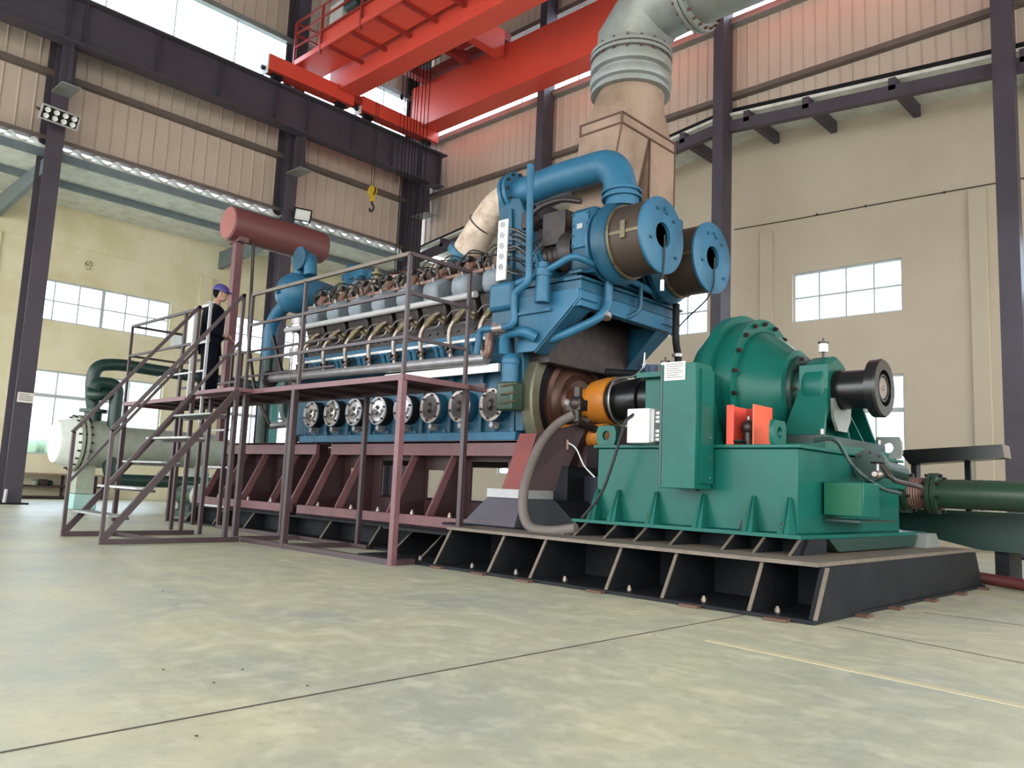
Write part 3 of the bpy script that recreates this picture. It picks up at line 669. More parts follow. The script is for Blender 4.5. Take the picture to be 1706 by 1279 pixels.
# lifting lugs
def lug(x, y, alongx=True, sc_=1, mt='green'):
    b = MB(); n = 14; w, hh, r = .12*sc_, .2*sc_, .045*sc_
    # plate with a real hole: ring of quads
    out = []; inn = []
    for k in range(16):
        a = 2*PI*k/16; ca, sa = math.cos(a), math.sin(a)
        q = max(abs(ca)/w, abs(sa)/(hh/2)); out.append((ca/q*.94 if sa > .5 else ca/q, sa/q)); inn.append((ca*r, sa*r))
    vs = []; t_ = .02
    for d in (-t_, t_):
        for (u, v) in out+inn:
            vs.append((x+u, y+d, 1.3+hh/2+v) if alongx else (x+d, y+u, 1.3+hh/2+v))
    fs = []
    for k in range(16):
        k2 = (k+1) % 16
        fs += [(k,k2,16+k2,16+k),(32+k,32+16+k,32+16+k2,32+k2),(k,32+k,32+k2,k2),(16+k,16+k2,48+k2,48+k)]
    return b.add(vs, fs).build('lifting_lug', M[mt], g, bevel=.004)
lug(-4.93, 6.55); lug(-3.12, 6.56, False, 1.05); lug(-2.95, 8.75, True, 1.15, 'galv'); 
# oil cups
for (x, y, z) in ((-3.16, 7.62, 2.2), (-4.55, 7.0, 2.03)):
    c = MB().cyl((x,y,z), (x,y,z+.07), .012, 8).build('oil_cup', M['darkmetal'], g)
    MB().cyl((x,y,z+.07), (x,y,z+.15), .045, 16).build('glass', M['lens'], c); MB().cyl((x,y,z+.15), (x,y,z+.17), .05, 16).cyl((x,y,z+.17),(x,y,z+.21),.01,8).build('cap', M['darkmetal'], c)
# sensor plug
MB().ball((-3.85,6.49,.9),.02,8,6).build('drain_plug', M['darkmetal'], g)
# small flange joint on right side of box
pl = MB().box(-2.9, -2.87, 8.0, 9.0, 1.0, 1.05).build('side_rail', M['green'], g)
# control cabinet
ca, cb = PY(1096,812,6.18), PY(1157,816,6.18)
cz0, cz1 = ca.z, PY(1155,603,6.18).z
c = tag(MB().box(ca.x, cb.x, 6.18, 6.46, cz0, cz1).build('control_cabinet', M['green'], bevel=.006), 'tall green control cabinet hung on the front of the green machine', 'cabinet')
hg = MB().box(cb.x, cb.x+.02, 6.25, 6.46, cz0+.05, cz1-.05).build('side_flange', M['green'], c)
for z in (cz0+.1, cz0+.28, cz0+.46): MB().cyl((cb.x+.02,6.4,z),(cb.x+.028,6.4,z),.008,8).build('screw', M['alu'], hg)
MB().box(ca.x+.01, ca.x+.03, 6.175, 6.18, cz0+.02, cz1-.02).build('door_hinge_line', M['dgreen'], c)
n0, n1 = PY(1107,604,6.17), PY(1141,632,6.17)
no = tag(MB().box(n0.x, n1.x, 6.171, 6.177, n1.z, n0.z).build('notice_sheet', M['paper']), 'white notice sheet stuck to the top of the green cabinet', 'notice')
tx = MB()
for i in range(7):
    z = n0.z-.02-i*(n0.z-n1.z-.03)/7
    tx.box(n0.x+.02, n1.x-.02-(.04 if i % 3 == 2 else 0), 6.1695, 6.171, z-.003, z+.002)
tx.build('print', M['ink'], no)
# junction box
a_, b_ = PY(1045,681,6.35), PY(1078,737,6.35)
j = tag(MB().box(a_.x, b_.x+.02, 6.35, 6.55, 1.31, a_.z).build('junction_box', M['white'], bevel=.01), 'white junction box with cable glands left of the green cabinet', 'box')
MB().box(b_.x+.02, b_.x+.06, 6.37, 6.55, 1.32, a_.z-.01).build('gland_plate', M['alum_l'], j)
for k in range(6):
    z = a_.z-.045-k*.04-(.05 if k > 2 else 0); 
    for yy in (6.41, 6.48): MB().cyl((b_.x+.06,yy,z), (b_.x+.1,yy,z), .016, 8).build('cable_gland', M['white'], j)
# orange guard
gx0, gx1 = PY(1215,735,6.6).x, PY(1258,735,6.6).x
q = thing('coupling_guard', 'orange-red sheet guard standing open on the green base', 'guard', ((gx0+gx1)/2, 6.65, 1.3))
MB().box(gx0, gx0+.012, 6.55, 6.9, 1.302, 1.66).build('side_sheet', M['crane'], q); MB().box(gx1, gx1+.012, 6.55, 6.9, 1.302, 1.66).build('side_sheet', M['redguard'], q)
MB().box(gx0, gx1+.012, 6.9, 6.912, 1.302, 1.66).build('back_sheet', M['crane_d'], q)
MB().box(gx0, gx0+.07, 6.545, 6.557, 1.302, 1.66).build('front_lip', M['crane'], q)
v = thing('drain_valve', 'small dark valve with a bright handwheel inside the orange guard', 'valve', ((gx0+gx1)/2, 6.68, 1.3))
vx = (gx0+gx1)/2
MB().cyl((vx,6.72,1.302),(vx,6.72,1.45),.05,14).ball((vx,6.72,1.47),.07).build('valve_body', M['darkmetal'], v)
MB().cyl((vx,6.72,1.5),(vx,6.72,1.57),.015,8).build('spindle', M['alu'], v)
MB().lathe((vx-.04,6.6,1.32),(0,0,1),[(0,.05),(.02,.06),(.03,.05),(.035,.02),(.045,0)],16).build('bright_cap', M['chrome'], v)
# small green box on the +x side
d0, d1 = V(-2.9,6.98,1.01), V(-2.56,7.35,.72)
e = tag(MB().box(-2.9, -2.56, 6.98, 7.35, .72, 1.01).build('terminal_box', M['green'], bevel=.008), 'small green terminal box on the right-hand end of the green machine', 'box')
MB().box(-2.89, -2.57, 6.97, 6.98, .73, 1.0).build('lid', mat('terminal_lid_green',(16,86,62),.4,spec=.25), e)
MB().cyl((-2.66,d1.y,d1.z+.08),(-2.66,d1.y+.05,d1.z+.08),.03,10).build('cable_gland', M['darkmetal'], e)
MB().box(-2.9,-2.6,7.0,7.9,.67,.69).build('bracket', M['dgreen'], e)
# cables on the green machine
def cable(pts, r, mt, label, name='cable', cat='cable', seg=8, n=8, rr=.15):
    return tag(MB().tube(fillet(pts, rr, n), r, seg).build(name, mt), label, cat)
cable([PY(1056,690,6.36), PY(1042,700,6.28), PY(1032,735,6.3), PY(1018,780,6.3), PY(1002,825,6.3), (-5.02,6.3,.57)], .016, M['rubber'], 'black cable looping from the white junction box down the green base', rr=.2)
cable([(-2.95,6.9,1.36), PX(1392,728,-2.8), PX(1412,765,-2.75), PX(1440,795,-2.6), PX(1470,815,-2.6), PX(1500,822,-2.6)], .018, M['dgreen'], 'dark green cable curving down the end of the green machine', rr=.15)
cable([PX(1470,775,-2.6), PX(1488,800,-2.5), PX(1512,806,-2.5), PX(1535,812,-2.45)], .022, M['darkmetal'], 'upper grey hose beside the flanged green pipe', name='hose', cat='hose')

# ================================================================ PIPES at the right
PYR = 9.75
t = thing('water_pipe', 'green flanged pipe with a brown bellows running out to the right', 'pipe', (-1.5, PYR, 1.0))
pa = PY(1505,812,PYR); pz = .5*(PY(1600,799,PYR).z+PY(1600,848,PYR).z); pr = .5*(PY(1600,799,PYR).z-PY(1600,848,PYR).z)
x1 = PY(1510,820,PYR).x; x2 = PY(1558,820,PYR).x
MB().cyl((x2,PYR,pz),(6,PYR,pz),pr,32).build('pipe_run', M['pgreen'], t)
MB().cyl((x2+.45,PYR,pz),(x2+.47,PYR,pz),pr*1.03,32).build('weld_band', M['pgreen'], t); MB().cyl((x2+.95,PYR,pz),(x2+.97,PYR,pz),pr*1.03,32).build('weld_band', M['galv'], t)
bl = MB(); prof = []
for k in range(9): prof += [(x1+.03+(x2-x1-.06)*k/9, pr*1.02), (x1+.03+(x2-x1-.06)*(k+.5)/9, pr*1.1)]
prof.append((x2-.03, pr*1.02)); bl.lathe((0,PYR,pz), ax, prof, 32).build('rubber_bellows', M['copper'], t, label='brown rubber bellows')
for x in (x1, x2):
    fo = MB().cyl((x-.05,PYR,pz),(x-.005,PYR,pz),pr*1.42,32).cyl((x+.005,PYR,pz),(x+.05,PYR,pz),pr*1.42,32).build('flange', M['pgreen'], t)
    for k in range(8):
        a = 2*PI*k/8+.2; c = V(x-.09, PYR+pr*1.25*math.cos(a), pz+pr*1.25*math.sin(a)); MB().cyl(c, c+V(.18,0,0), .02, 6).build('flange_bolt', M['darkmetal'], fo)
MB().cyl((x1-.75,PYR,pz),(x1-.05,PYR,pz),pr*.95,28).build('inlet_pipe', M['dgreen'], t)
# upper bright pipe from the machine's end, angled
up = thing('outlet_pipe', 'dark glossy pipe stub above the flanged green pipe', 'pipe', (-2.6, 8.6, 1.2))
A, B = PX(1450,775,-2.75), PX(1500,788,-2.75)
MB().cyl(A, B, .085, 24).build('pipe_run', M['dgreen'], up)
d = (B-A).normalized(); MB().cyl(A-d*.03, A+d*.03, .15, 24).cyl(A+d*.05, A+d*.09, .14, 24).build('flange', M['dgreen'], up)
for k in range(8):
    e1 = d.cross(V(0,0,1)).normalized(); e2 = d.cross(e1); a = 2*PI*k/8; c = A+(e1*math.cos(a)+e2*math.sin(a))*.12; MB().cyl(c-d*.05, c+d*.12, .014, 6).build('flange_bolt', M['darkmetal'], up)
va = PX(1462,790,-2.55)
t = thing('gate_valve', 'small grey valve with a handwheel on the end of the green machine', 'valve', tuple(va))
MB().ball(va, .035, 14, 10).cyl(va-V(0,.08,0), va+V(0,.08,0), .022, 14).build('valve_body', M['steelpipe'], t); MB().cyl(va, va+V(.0,0,.1), .012, 8).build('spindle', M['alu'], t)
MB().lathe(va+V(0,0,.1), (0,0,1), [(-.008,.05),(0,.062),(.008,.05),(0,.045)], 20, closed=True).build('handwheel', M['darkmetal'], t)
# handle rod
q0, q1 = PY(1478,839,9.2), PY(1520,840,9.2)
MB().cyl(V(q0.x,PYR,q0.z),V(q1.x,PYR,q1.z),.02,10).build('drain_rod', M['alu'], t, label='bright short rod')
# big dark green duct below
dz0, dz1 = PY(1600,905,10.4).z, PY(1600,855,10.4).z
t = thing('pipe_gallery', 'dark green box duct lying behind the foundation frame', 'duct', (0, 10.6, 0))
xL = PY(1480,870,10.4).x
MB().prism([(xL,dz1-.2),(xL+1.0,dz0-.06),(7,dz0-.1),(7,dz1),(xL,dz1)], 'y', 10.4, 11.2).build('duct_body', M['dgreen'], t)
MB().box(xL,7,10.3,11.3,dz1-.01,dz1+.03).build('top_flange', M['pgreen'], t)
for x in (PY(1672,900,10.6).x, PY(1672,900,10.6).x+2, 3.5): MB().box(x-.07,x+.07,10.5,11.1,0,dz0).build('leg', M['black'], t)
# tapered black arm
a0, a1, a2, a3 = PY(1496,750,10.0), PY(1515,773,10.0), PY(1672,762,10.0), PY(1668,740,10.0)
b = MB(); b.hexa([a1, a2, a2+V(0,.3,0), a1+V(0,.3,0)], [a0, a3, a3+V(0,.3,0), a0+V(0,.3,0)])
t = tag(b.build('guard_channel', M['blk2']), 'long black sheet-metal channel sticking out to the right above the pipes', 'channel')
MB().bar(a3+V(.005,.15,0), a2+V(.005,.15,0), .3, .012, (1,0,0)).build('end_lip', M['rust_edge'], t)
MB().box(a1.x+.0, a1.x+.06, 10.05, 10.2, dz1+.03, a1.z).build('strut', M['black'], t)
MB().box(a2.x-.5, a2.x-.44, 10.45, 10.5, dz1+.03, a2.z-.02).bar((a2.x-.47,10.2,a2.z-.0),(a2.x-.47,10.5,a2.z-.0),.04).build('strut', M['black'], t)
A, B = PZ(1648,964,.06), PZ(1706,974,.06); d = (B-A).normalized()
tag(MB().tube([A-d*1.2, B+d*3], .06, 16).build('floor_pipe', M['redpipe']), 'dull red pipe lying on the floor at the right edge', 'pipe')
# ================================================================ SKID (red oxide engine bed)
sk = thing('engine_skid', 'dull red welded engine bed with slanted ribs and window cut-outs', 'skid', (-9, YC, .3))
SX0, SX1 = -13.7, -6.42
gaps = [(-13.7,-11.05), (-10.62,-6.42)]
for a, e in ((SX0, -10.72), (-10.32, SX1)):
    MB().box(a, e, 6.88, 6.95, 1.2, 1.39).build('top_beam', M['maroon'], sk, bevel=.006)
    MB().box(a, e, 6.88, 7.5, 1.36, 1.39).build('top_flange', M['maroon'], sk)
    MB().box(a-.1, e+.1, 6.43, 6.5, .31, .45).build('bottom_rail', M['maroon'], sk, bevel=.006)
    MB().box(a-.1, e+.1, 6.43, 7.4, .31, .33).build('bottom_flange', M['maroon_d'], sk)
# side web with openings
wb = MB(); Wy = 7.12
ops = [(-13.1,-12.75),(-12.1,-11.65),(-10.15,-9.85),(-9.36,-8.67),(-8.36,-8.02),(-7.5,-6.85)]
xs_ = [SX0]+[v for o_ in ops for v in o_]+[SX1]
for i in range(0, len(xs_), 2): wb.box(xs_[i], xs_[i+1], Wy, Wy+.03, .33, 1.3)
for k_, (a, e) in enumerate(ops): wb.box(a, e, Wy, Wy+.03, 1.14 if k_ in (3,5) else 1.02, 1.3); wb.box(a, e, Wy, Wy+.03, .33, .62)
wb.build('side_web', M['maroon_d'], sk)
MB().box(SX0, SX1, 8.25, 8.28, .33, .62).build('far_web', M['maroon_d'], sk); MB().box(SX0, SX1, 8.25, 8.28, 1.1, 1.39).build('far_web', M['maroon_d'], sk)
for x in (-13.6,-12.96,-12.26,-11.35,-10.76,-10.28,-9.56,-8.39,-7.61):
    wide = x in (-10.76,-10.28)
    b = MB(); w_ = .014
    b.prism([(6.5,.45),(6.62,.45),(6.98,1.2),(6.88,1.2)], 'x', x-w_*(1.6 if wide else 1), x+w_*(1.6 if wide else 1))
    b.build('rib_flange', M['maroon'], sk)
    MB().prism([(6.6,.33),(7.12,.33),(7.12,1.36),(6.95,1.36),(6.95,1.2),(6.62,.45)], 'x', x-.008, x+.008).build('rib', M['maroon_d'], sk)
for x in (-13.0,-12.4,-12.0,-11.3,-10.0,-9.2,-8.6,-7.9,-7.2,-6.75):
    MB().lathe((x,6.52,.45),(0,0,1),[(0,.028),(.03,.028),(.03,.016),(.055,.016)],6).build('hold_down_bolt', M['steelpipe'], sk)
# slanted red end bracket beside the flywheel
a = [PY(x,y,6.72) for x,y in ((866,722),(894,722),(867,815),(836,815))]
t = MB(); t.hexa([a[3], a[2], a[2]+V(0,.4,0), a[3]+V(0,.4,0)], [a[0], a[1], a[1]+V(0,.4,0), a[0]+V(0,.4,0)])
t.build('end_bracket', mat('bright_oxide_red', (118,36,30), .5, dirt=(86,38,36), dirt_amt=.6, scale=3), sk, label='brighter red slanted end bracket')
t = MB(); e1, e2 = a[2], a[1]
t.hexa([e1, e1+V(.3,.3,-.0), e1+V(.3,1.6,0), e1+V(0,1.6,0)], [e2, e2+V(.42,.4,.16), e2+V(.42,1.6,.16), e2+V(0,1.6,0)]); t.build('flywheel_guard', M['maroon_d'], sk)
MB().box(-6.9,-6.55,6.62,6.9,.45,.5).build('shim', M['maroon'], sk)
MB().box(-6.1,-5.3,7.3,8.2,.41,1.0).build('pit_machinery', mat('dark_navy_casing',(30,34,46),.5), sk)
# black seat under the bracket
t = thing('bracket_seat', 'black steel trestle under the red end bracket', 'support', (-6.4,6.6,.33))
q = [PY(x,y,6.5) for x,y in ((811,827),(867,829),(867,815),(814,813))]
MB().box(q[0].x, q[1].x+.02, 6.5, 7.2, q[0].z-.0, q[3].z).build('seat_plate', M['alum_l'], t)
zt = q[0].z
MB().hexa([(q[0].x-.3,6.42,.41),(q[1].x+.0,6.42,.41),(q[1].x+.0,7.1,.41),(q[0].x-.3,7.1,.41)], [(q[0].x,6.52,zt),(q[1].x,6.52,zt),(q[1].x,7.1,zt),(q[0].x,7.1,zt)]).build('trestle', M['steel'], t)
MB().hexa([(q[1].x+.02,6.5,.41),(q[1].x+.9,6.5,.41),(q[1].x+.9,7.1,.41),(q[1].x+.02,7.1,.41)], [(q[1].x+.02,6.55,zt),(q[1].x+.45,6.55,zt),(q[1].x+.45,7.1,zt),(q[1].x+.02,7.1,zt)]).build('trestle', M['black'], t)
MB().box(q[0].x-.4, q[1].x+1, 6.2, 7.3, .385, .41).build('floor_plate', M['black'], t)

# ================================================================ ENGINE
en = thing('diesel_engine', 'large blue V-type diesel engine with eight cylinders along the near side', 'engine', (-9, YC, 1.39))
EX0, EX1 = -11.25, -6.55
MB().box(EX0, EX1, 6.9, 8.5, 1.39, 1.5).build('sump_flange', M['blue2'], en, bevel=.01)
MB().prism([(6.98,1.5),(6.98,2.0),(7.02,2.35),(6.92,2.62),(6.92,2.72),(8.48,2.72),(8.48,2.62),(8.38,2.35),(8.42,2.0),(8.42,1.5)], 'x', EX0, EX1).build('crankcase', M['blue'], en, bevel=.01)
for i in range(16):
    x = EX0+.1+i*(EX1-EX0-.2)/15; MB().lathe((x,6.94,1.5),(0,0,1),[(0,.022),(.03,.022),(.03,.012),(.05,.012)],6).build('sump_bolt', M['blue2'], en)
cyls = [-6.9+(-10.86+6.9)*i/7 for i in range(8)]
for i, x in enumerate(cyls):     # inspection covers
    z = 1.82; bright = i > 2  # the covers nearest the flywheel get darker metals
    bo = MB().cyl((x,7.0,z),(x,6.84,z),.2,28).build('cover_boss', M['blue'] if i < 3 else M['black'], en)
    MB().box(x+.24, x+.3, 6.93, 7.0, 1.5, 2.3).build('crankcase_rib', M['blue'], en)
    c = MB().lathe((x,6.84,z),(0,-1,0),[(0,.2),(.02,.2),(.022,.16),(.01,.15),(.008,0)],36).build('inspection_cover', M['alu'] if bright else M['steelpipe'], en)
    MB().lathe((x,6.84,z),(0,-1,0),[(.012,.148),(.014,.14),(.006,.1),(.018,.06),(.032,.042),(.046,.036),(.047,0)],32).build('cover_dome', M['chrome'] if bright else M['darkmetal'], c, label='polished hollow middle' if bright else 'dark hollow middle')
    for k in range(6):
        a_ = 2*PI*k/6+.3; MB().lathe((x+.168*math.cos(a_),6.82,z+.168*math.sin(a_)),(0,-1,0),[(0,.017),(.02,.017)],6).build('cover_bolt', M['darkmetal'], c)
    MB().cyl((x,6.95,z-.24),(x,6.84,z-.24),.035,10).cyl((x-.05,6.9,z-.27),(x+.05,6.9,z-.27),.02,8).build('drain_cock', M['alu'], en)
# long pipes along the near side
MB().cyl((-11.9,6.68,2.42),(-6.86,6.68,2.36),.068,20).build('water_rail', M['alu'], en, label='long bare metal water rail')
MB().lathe((-11.9,6.68,2.42),ax,[(-.03,.14),(.02,.14)],24).build('rail_flange', M['darkmetal'], en)
MB().cyl((-11.6,6.72,3.2),(-7.15,6.72,3.2),.042,16).build('upper_rail', M['alum_l'], en, label='slim pale pipe above the injectors')
MB().box(-8.9,-6.7,6.72,6.76,2.2,2.3).build('cable_tray', M['white'], en)
MB().box(-11.3,-6.95,6.76,6.8,2.62,2.655).build('fuel_rail', M['white'], en)
MB().box(EX0,EX1,6.86,6.98,2.34,2.38).build('deck_ledge', M['blue'], en)
MB().box(EX0,EX1,6.86,7.05,2.68,2.74).build('deck_ledge', M['blue2'], en)
MB().tube(fillet([(-6.95,6.68,2.38),(-6.84,6.68,2.42),(-6.84,6.7,2.68),(-6.72,6.7,2.78),(-6.6,6.85,2.78)],.08,5),.055,14).build('rail_elbow', M['copper'], en)
MB().box(-6.78,-6.5,6.76,6.95,2.62,2.85).build('rail_end_block', M['alu'], en)
# cylinder banks: slanted
def tilt(u, v, x): # u outward from bank centre line, v up along bank axis
    a_ = math.radians(22); return V(x, 7.22-math.sin(a_)*v-math.cos(a_)*u, 2.72+math.cos(a_)*v-math.sin(a_)*u)
bk = MB(); bk.hexa([tilt(.3,0,EX0+.05),tilt(.3,0,EX1-.05),tilt(-.35,0,EX1-.05),tilt(-.35,0,EX0+.05)], [tilt(.22,.35,EX0+.05),tilt(.22,.35,EX1-.05),tilt(-.35,.35,EX1-.05),tilt(-.35,.35,EX0+.05)])
bk.build('cylinder_bank', M['darkmetal'], en)
bk = MB(); bk.prism([(8.0,2.7),(8.45,2.7),(8.75,3.3),(8.1,3.4)], 'x', EX0+.05, EX1-.05); bk.build('far_cylinder_bank', M['blue'], en)
def cylinder(i, x):
    lastc = i == 0
    # head block
    hb = MB(); w_ = .235
    hb.hexa([tilt(.26,.33,x-w_),tilt(.26,.33,x+w_),tilt(-.3,.33,x+w_),tilt(-.3,.33,x-w_)], [tilt(.25,.62,x-w_),tilt(.25,.62,x+w_),tilt(-.3,.62,x+w_),tilt(-.3,.62,x-w_)])
    hd = hb.build('cylinder_head', M['darkmetal'], en, bevel=.02)
    # rocker cover: rounded hood
    rc = MB(); w2 = .14; v0, v1 = .62, .88
    prof = [(.27,v0),(.28,v0+.12),(.22,v1),(.05,v1+.03),(-.22,v1),(-.28,v0+.12),(-.28,v0)]
    n_ = len(prof); vs = [tilt(u,v,x-w2) for u,v in prof]+[tilt(u,v,x+w2) for u,v in prof]
    rc.add(vs, [tuple(range(n_)), tuple(range(2*n_-1,n_-1,-1))]+[(k,k+n_,(k+1)%n_+n_,(k+1)%n_) for k in range(n_)])
    rc.build('rocker_cover', mat('grey_blue_hood',(118,126,134),.5,dirt=(70,76,84),dirt_amt=.6), hd, bevel=.045, label='grey rounded hood')
    # injection line: elbow pipe
    e = [tilt(.26,.36,x+.1), tilt(.42,.42,x+.1), tilt(.5,.3,x+.02), V(x-.12,6.78,2.78), V(x-.12,6.74,2.6), V(x-.04,6.68,2.42)]
    e = [V(x+.12,6.98,3.02), V(x+.1,6.84,3.1), V(x+.03,6.72,3.0), V(x-.08,6.66,2.8), V(x-.08,6.66,2.68), V(x-.02,6.66,2.42)]
    MB().tube(fillet(e,.07,5),.03,12).build('water_outlet_pipe', M['steelpipe'], en)
    MB().cyl(V(x+.06,6.77,3.04),V(x-.03,6.69,2.88),.046,12).build('thermostat_union', M['brass'], en)
    MB().cyl((x-.045,6.58,2.53),(x-.045,6.74,2.53),.02,8).cyl((x-.12,6.66,2.53),(x+.03,6.66,2.53),.018,8).lathe((x-.04,6.66,2.47),(0,0,1),[(0,.055),(.03,.055)],12).build('pipe_clamp', M['darkmetal'], en)
    MB().ball((x+.16,6.86,3.0),.055,10,7).cyl((x+.14,6.78,2.98),(x+.26,6.78,2.9),.028,8).build('indicator_cock', M['brass'], en)
    MB().tube(fillet([(x-.02,6.75,3.05),(x-.1,6.7,3.03),(x-.18,6.7,2.96)],.03,3),.009,6).build('cock_lever', M['alu'], en)
    MB().tube(fillet([(x-.2,6.8,2.9),(x-.02,6.78,2.86),(x+.12,6.78,2.88),(x+.16,6.8,2.98),(x+.24,6.8,2.93)],.04,4),.013,6).build('leak_off_pipe', M['alu'], en)
    # injection pump below the deck ledge
    for dx in (-.22, .08, .2):
        MB().cyl((x+dx,6.86,2.42),(x+dx,6.8,2.6),.035,10).lathe((x+dx,6.8,2.6),(0,-.3,1),[(0,.055),(.03,.055)],10).build('tappet_guide', M['blue2' if dx > 0 else 'blue'], en)
    # springs / dark clutter
    for k in range(3):
        xx = x-.18+k*.16; MB().tube([(xx+.03*math.cos(a_),6.93+.03*math.sin(a_),2.75+.011*n2) for n2, a_ in enumerate([j_*PI/4 for j_ in range(16)])],.007,5).build('valve_spring', M['darkmetal'], hd)
    # on top: exhaust runner, ignition leads, fasteners
    MB().tube(fillet([tilt(.05,.9,x),tilt(-.05,1.0,x),V(x,7.15,3.74),V(x,7.3,3.68)],.06,4),.045,12).build('exhaust_runner', M['copper'], en)
    ld = [tilt(.15,.9,x+.02), tilt(.18,1.03,x+.02), tilt(.1,1.16,x+.12), V(x+.3,6.98,3.78), V(x+.42,7.08,3.74)]
    MB().tube(fillet(ld,.12,6),.009,6).build('ignition_lead', M['rubber'], en)
    MB().cyl(tilt(.15,.86,x+.02), tilt(.15,.95,x+.02), .018, 8).build('lead_plug', M['alu'], hd)
    for k in range(4):
        xx = x-.21+k*.14; r_ = random.Random(i*10+k)
        MB().cyl(tilt(-.05-.04*k,.88,xx), tilt(-.05-.04*k,1.02+.05*r_.random(),xx), .017, 8).lathe(tilt(-.05-.04*k,1.0,xx),(0,-.37,.93),[(0,.032),(.03,.032)],6).build('head_stud', [M['darkmetal'],M['copper'],M['alu'],M['steelpipe']][k], hd)
    MB().bar(tilt(-.1,1.06,x-.24), tilt(-.1,1.06,x+.24), .03, .02).build('clip_rail', M['darkmetal'], en)
    MB().box(x-.05,x+.02,6.84,6.93,3.72,3.78).build('lead_clip', M['darkmetal'], en)
for i, x in enumerate(cyls): cylinder(i, x)
# exhaust manifold: pale covers, copper pipe and wiring channel along the top of the near bank
MB().cyl((-11.3,7.08,3.62),(-6.9,7.08,3.62),.05,14).build('ignition_conduit', M['copper'], en)
MB().cyl((-11.25,6.9,3.56),(-7.0,6.9,3.56),.03,12).build('starting_air_pipe', M['copper'], en)
MB().hexa([(-11.25,7.2,3.6),(-7.2,7.2,3.6),(-7.2,7.55,3.6),(-11.25,7.55,3.6)], [(-11.25,7.22,3.92),(-7.6,7.22,3.92),(-7.6,7.5,3.98),(-11.25,7.5,3.98)]).build('manifold_jacket', M['lag'], en, bevel=.03, label='pale lagged exhaust manifold')
MB().box(-11.3,-7.5,7.7,8.1,3.5,4.02).build('charge_air_trunk', M['blue2'], en, bevel=.03)
rn = random.Random(3)
for k in range(30):
    x = -11.1+k*.14; z0 = 3.66+.05*rn.random()
    if k % 3 == 0: MB().box(x-.03,x+.04,6.9,7.02,z0,z0+.09).build('junction_clip', M['darkmetal'], en)
    elif k % 3 == 1: MB().cyl((x,6.86,z0-.1),(x+.03,6.98,z0+.14),.02,8).build('push_rod_tube', M['steelpipe'], en)
    else: MB().tube(fillet([(x-.1,6.84,3.5),(x-.06,6.74,3.66),(x+.1,6.8,3.84),(x+.2,7.0,3.8)],.08,4),.01,6).build('wiring_lead', M['rubber'], en)
for k in range(26):
    x = -11.0+k*.165; y = 7.0+rn.random()*.16; z = 3.68
    q2 = [V(x,y,z), V(x+.05*rn.random(),y-.05,z+.12+.06*rn.random()), V(x+.2,y-.02,z+.14*rn.random()+.04), V(x+.28,y+.05,z)]
    MB().tube(fillet(q2,.06,4),.008+.008*rn.random(),6).build('wiring_lead', [M['darkmetal'],M['copper'],M['rubber'],M['alu']][k%4], en)
for x in cyls: MB().box(x-.16,x-.1,7.16,7.2,3.7,3.86).bar((x-.13,7.16,3.86),(x-.02,7.12,3.86),.03).build('manifold_clamp', M['darkmetal'], en)
# near end: blue governor box with punched plate
bxa, bxb = PY(815,470,6.62), PY(860,540,6.62)
MB().box(-6.83,-6.42,6.62,6.95,2.92,3.26).build('control_housing', M['blue2'], en, bevel=.05)
MB().box(-6.8,-6.45,6.66,6.95,2.72,2.92).build('housing_base', M['blue'], en, bevel=.02)
pp0, pp1 = PY(826,468,6.6), PY(846,364,6.6)
pl = MB().box(pp0.x, pp1.x, 6.6, 6.62, pp0.z, pp1.z).build('gauge_plate', M['white'], en, label='white upright plate with a row of round sockets')
for k in range(5):
    c = V((pp0.x+pp1.x)/2, 6.6, pp0.z+.16+k*.13); MB().lathe(c,(0,-1,0),[(0,.038),(.012,.038),(.012,.028),(.003,.026),(.003,.012),(.012,.012),(.012,0)],18).build('socket', M['alum_l'], pl)
for k in range(22):   # bundle of leads right of the plate
    z = 3.35+rn.random()*.6; x0 = pp1.x; q2 = [V(x0,6.63,z), V(x0+.08,6.7,z-.05+.1*rn.random()), V(x0+.12+.08*rn.random(),6.85,z-.15*rn.random()), V(x0-.02+.2*rn.random(),7.05,3.5+.4*rn.random())]
    MB().tube(fillet(q2,.05,3),.007,5).build('gauge_lead', [M['rubber'],M['darkmetal'],M['alu']][k%3], en)
# free end (left): pumps, water pot, pipes
MB().box(-11.6,EX0,7.0,8.4,1.5,2.9).build('free_end_cover', M['blue'], en, bevel=.03)
w0 = PY(490,490,7.0)
pot = MB().lathe((w0.x,7.0,w0.z+.02),(0,-1,0),[(-.9,.26),(-.1,.34),(.1,.33),(.22,.24),(.28,.1),(.29,0)],28).build('charge_air_elbow', M['blue2'], en, label='bright blue rounded air elbow')
MB().cyl((w0.x,6.7,w0.z-.02),(w0.x,6.66,w0.z-.02),.035,8).build('plug', M['blue2'], pot)
top0 = PY(488,458,7.1)
MB().tube(fillet([(w0.x-.05,7.1,w0.z+.25),(w0.x-.05,7.1,w0.z+.62),(w0.x+.25,7.1,w0.z+.62),(w0.x+.3,7.1,w0.z+.3)],.2,8),.11,18).build('return_bend', M['blue2'], en)
MB().lathe((w0.x+.12,7.1,w0.z+.6),(0,-1,0),[(-.15,.12),(.12,.2),(.14,.2),(.14,.12)],24).build('end_flange', M['blue'], en)
s0, s1 = PY(458,530,7.0), PY(450,550,7.0)
MB().tube(fillet([(w0.x-.05,7.0,w0.z-.1),(s0.x+.1,7.0,s0.z+.1),(s0.x-.1,7.0,s0.z-.12),(s0.x-.1,7.0,s0.z-.7)],.15,6),.12,18).build('inlet_bend', M['blue2'], en)
MB().cyl((s0.x-.1,7.0,s0.z-.4),(s0.x-.1,7.0,1.39),.11,18).build('down_pipe', M['dgreen'], en)
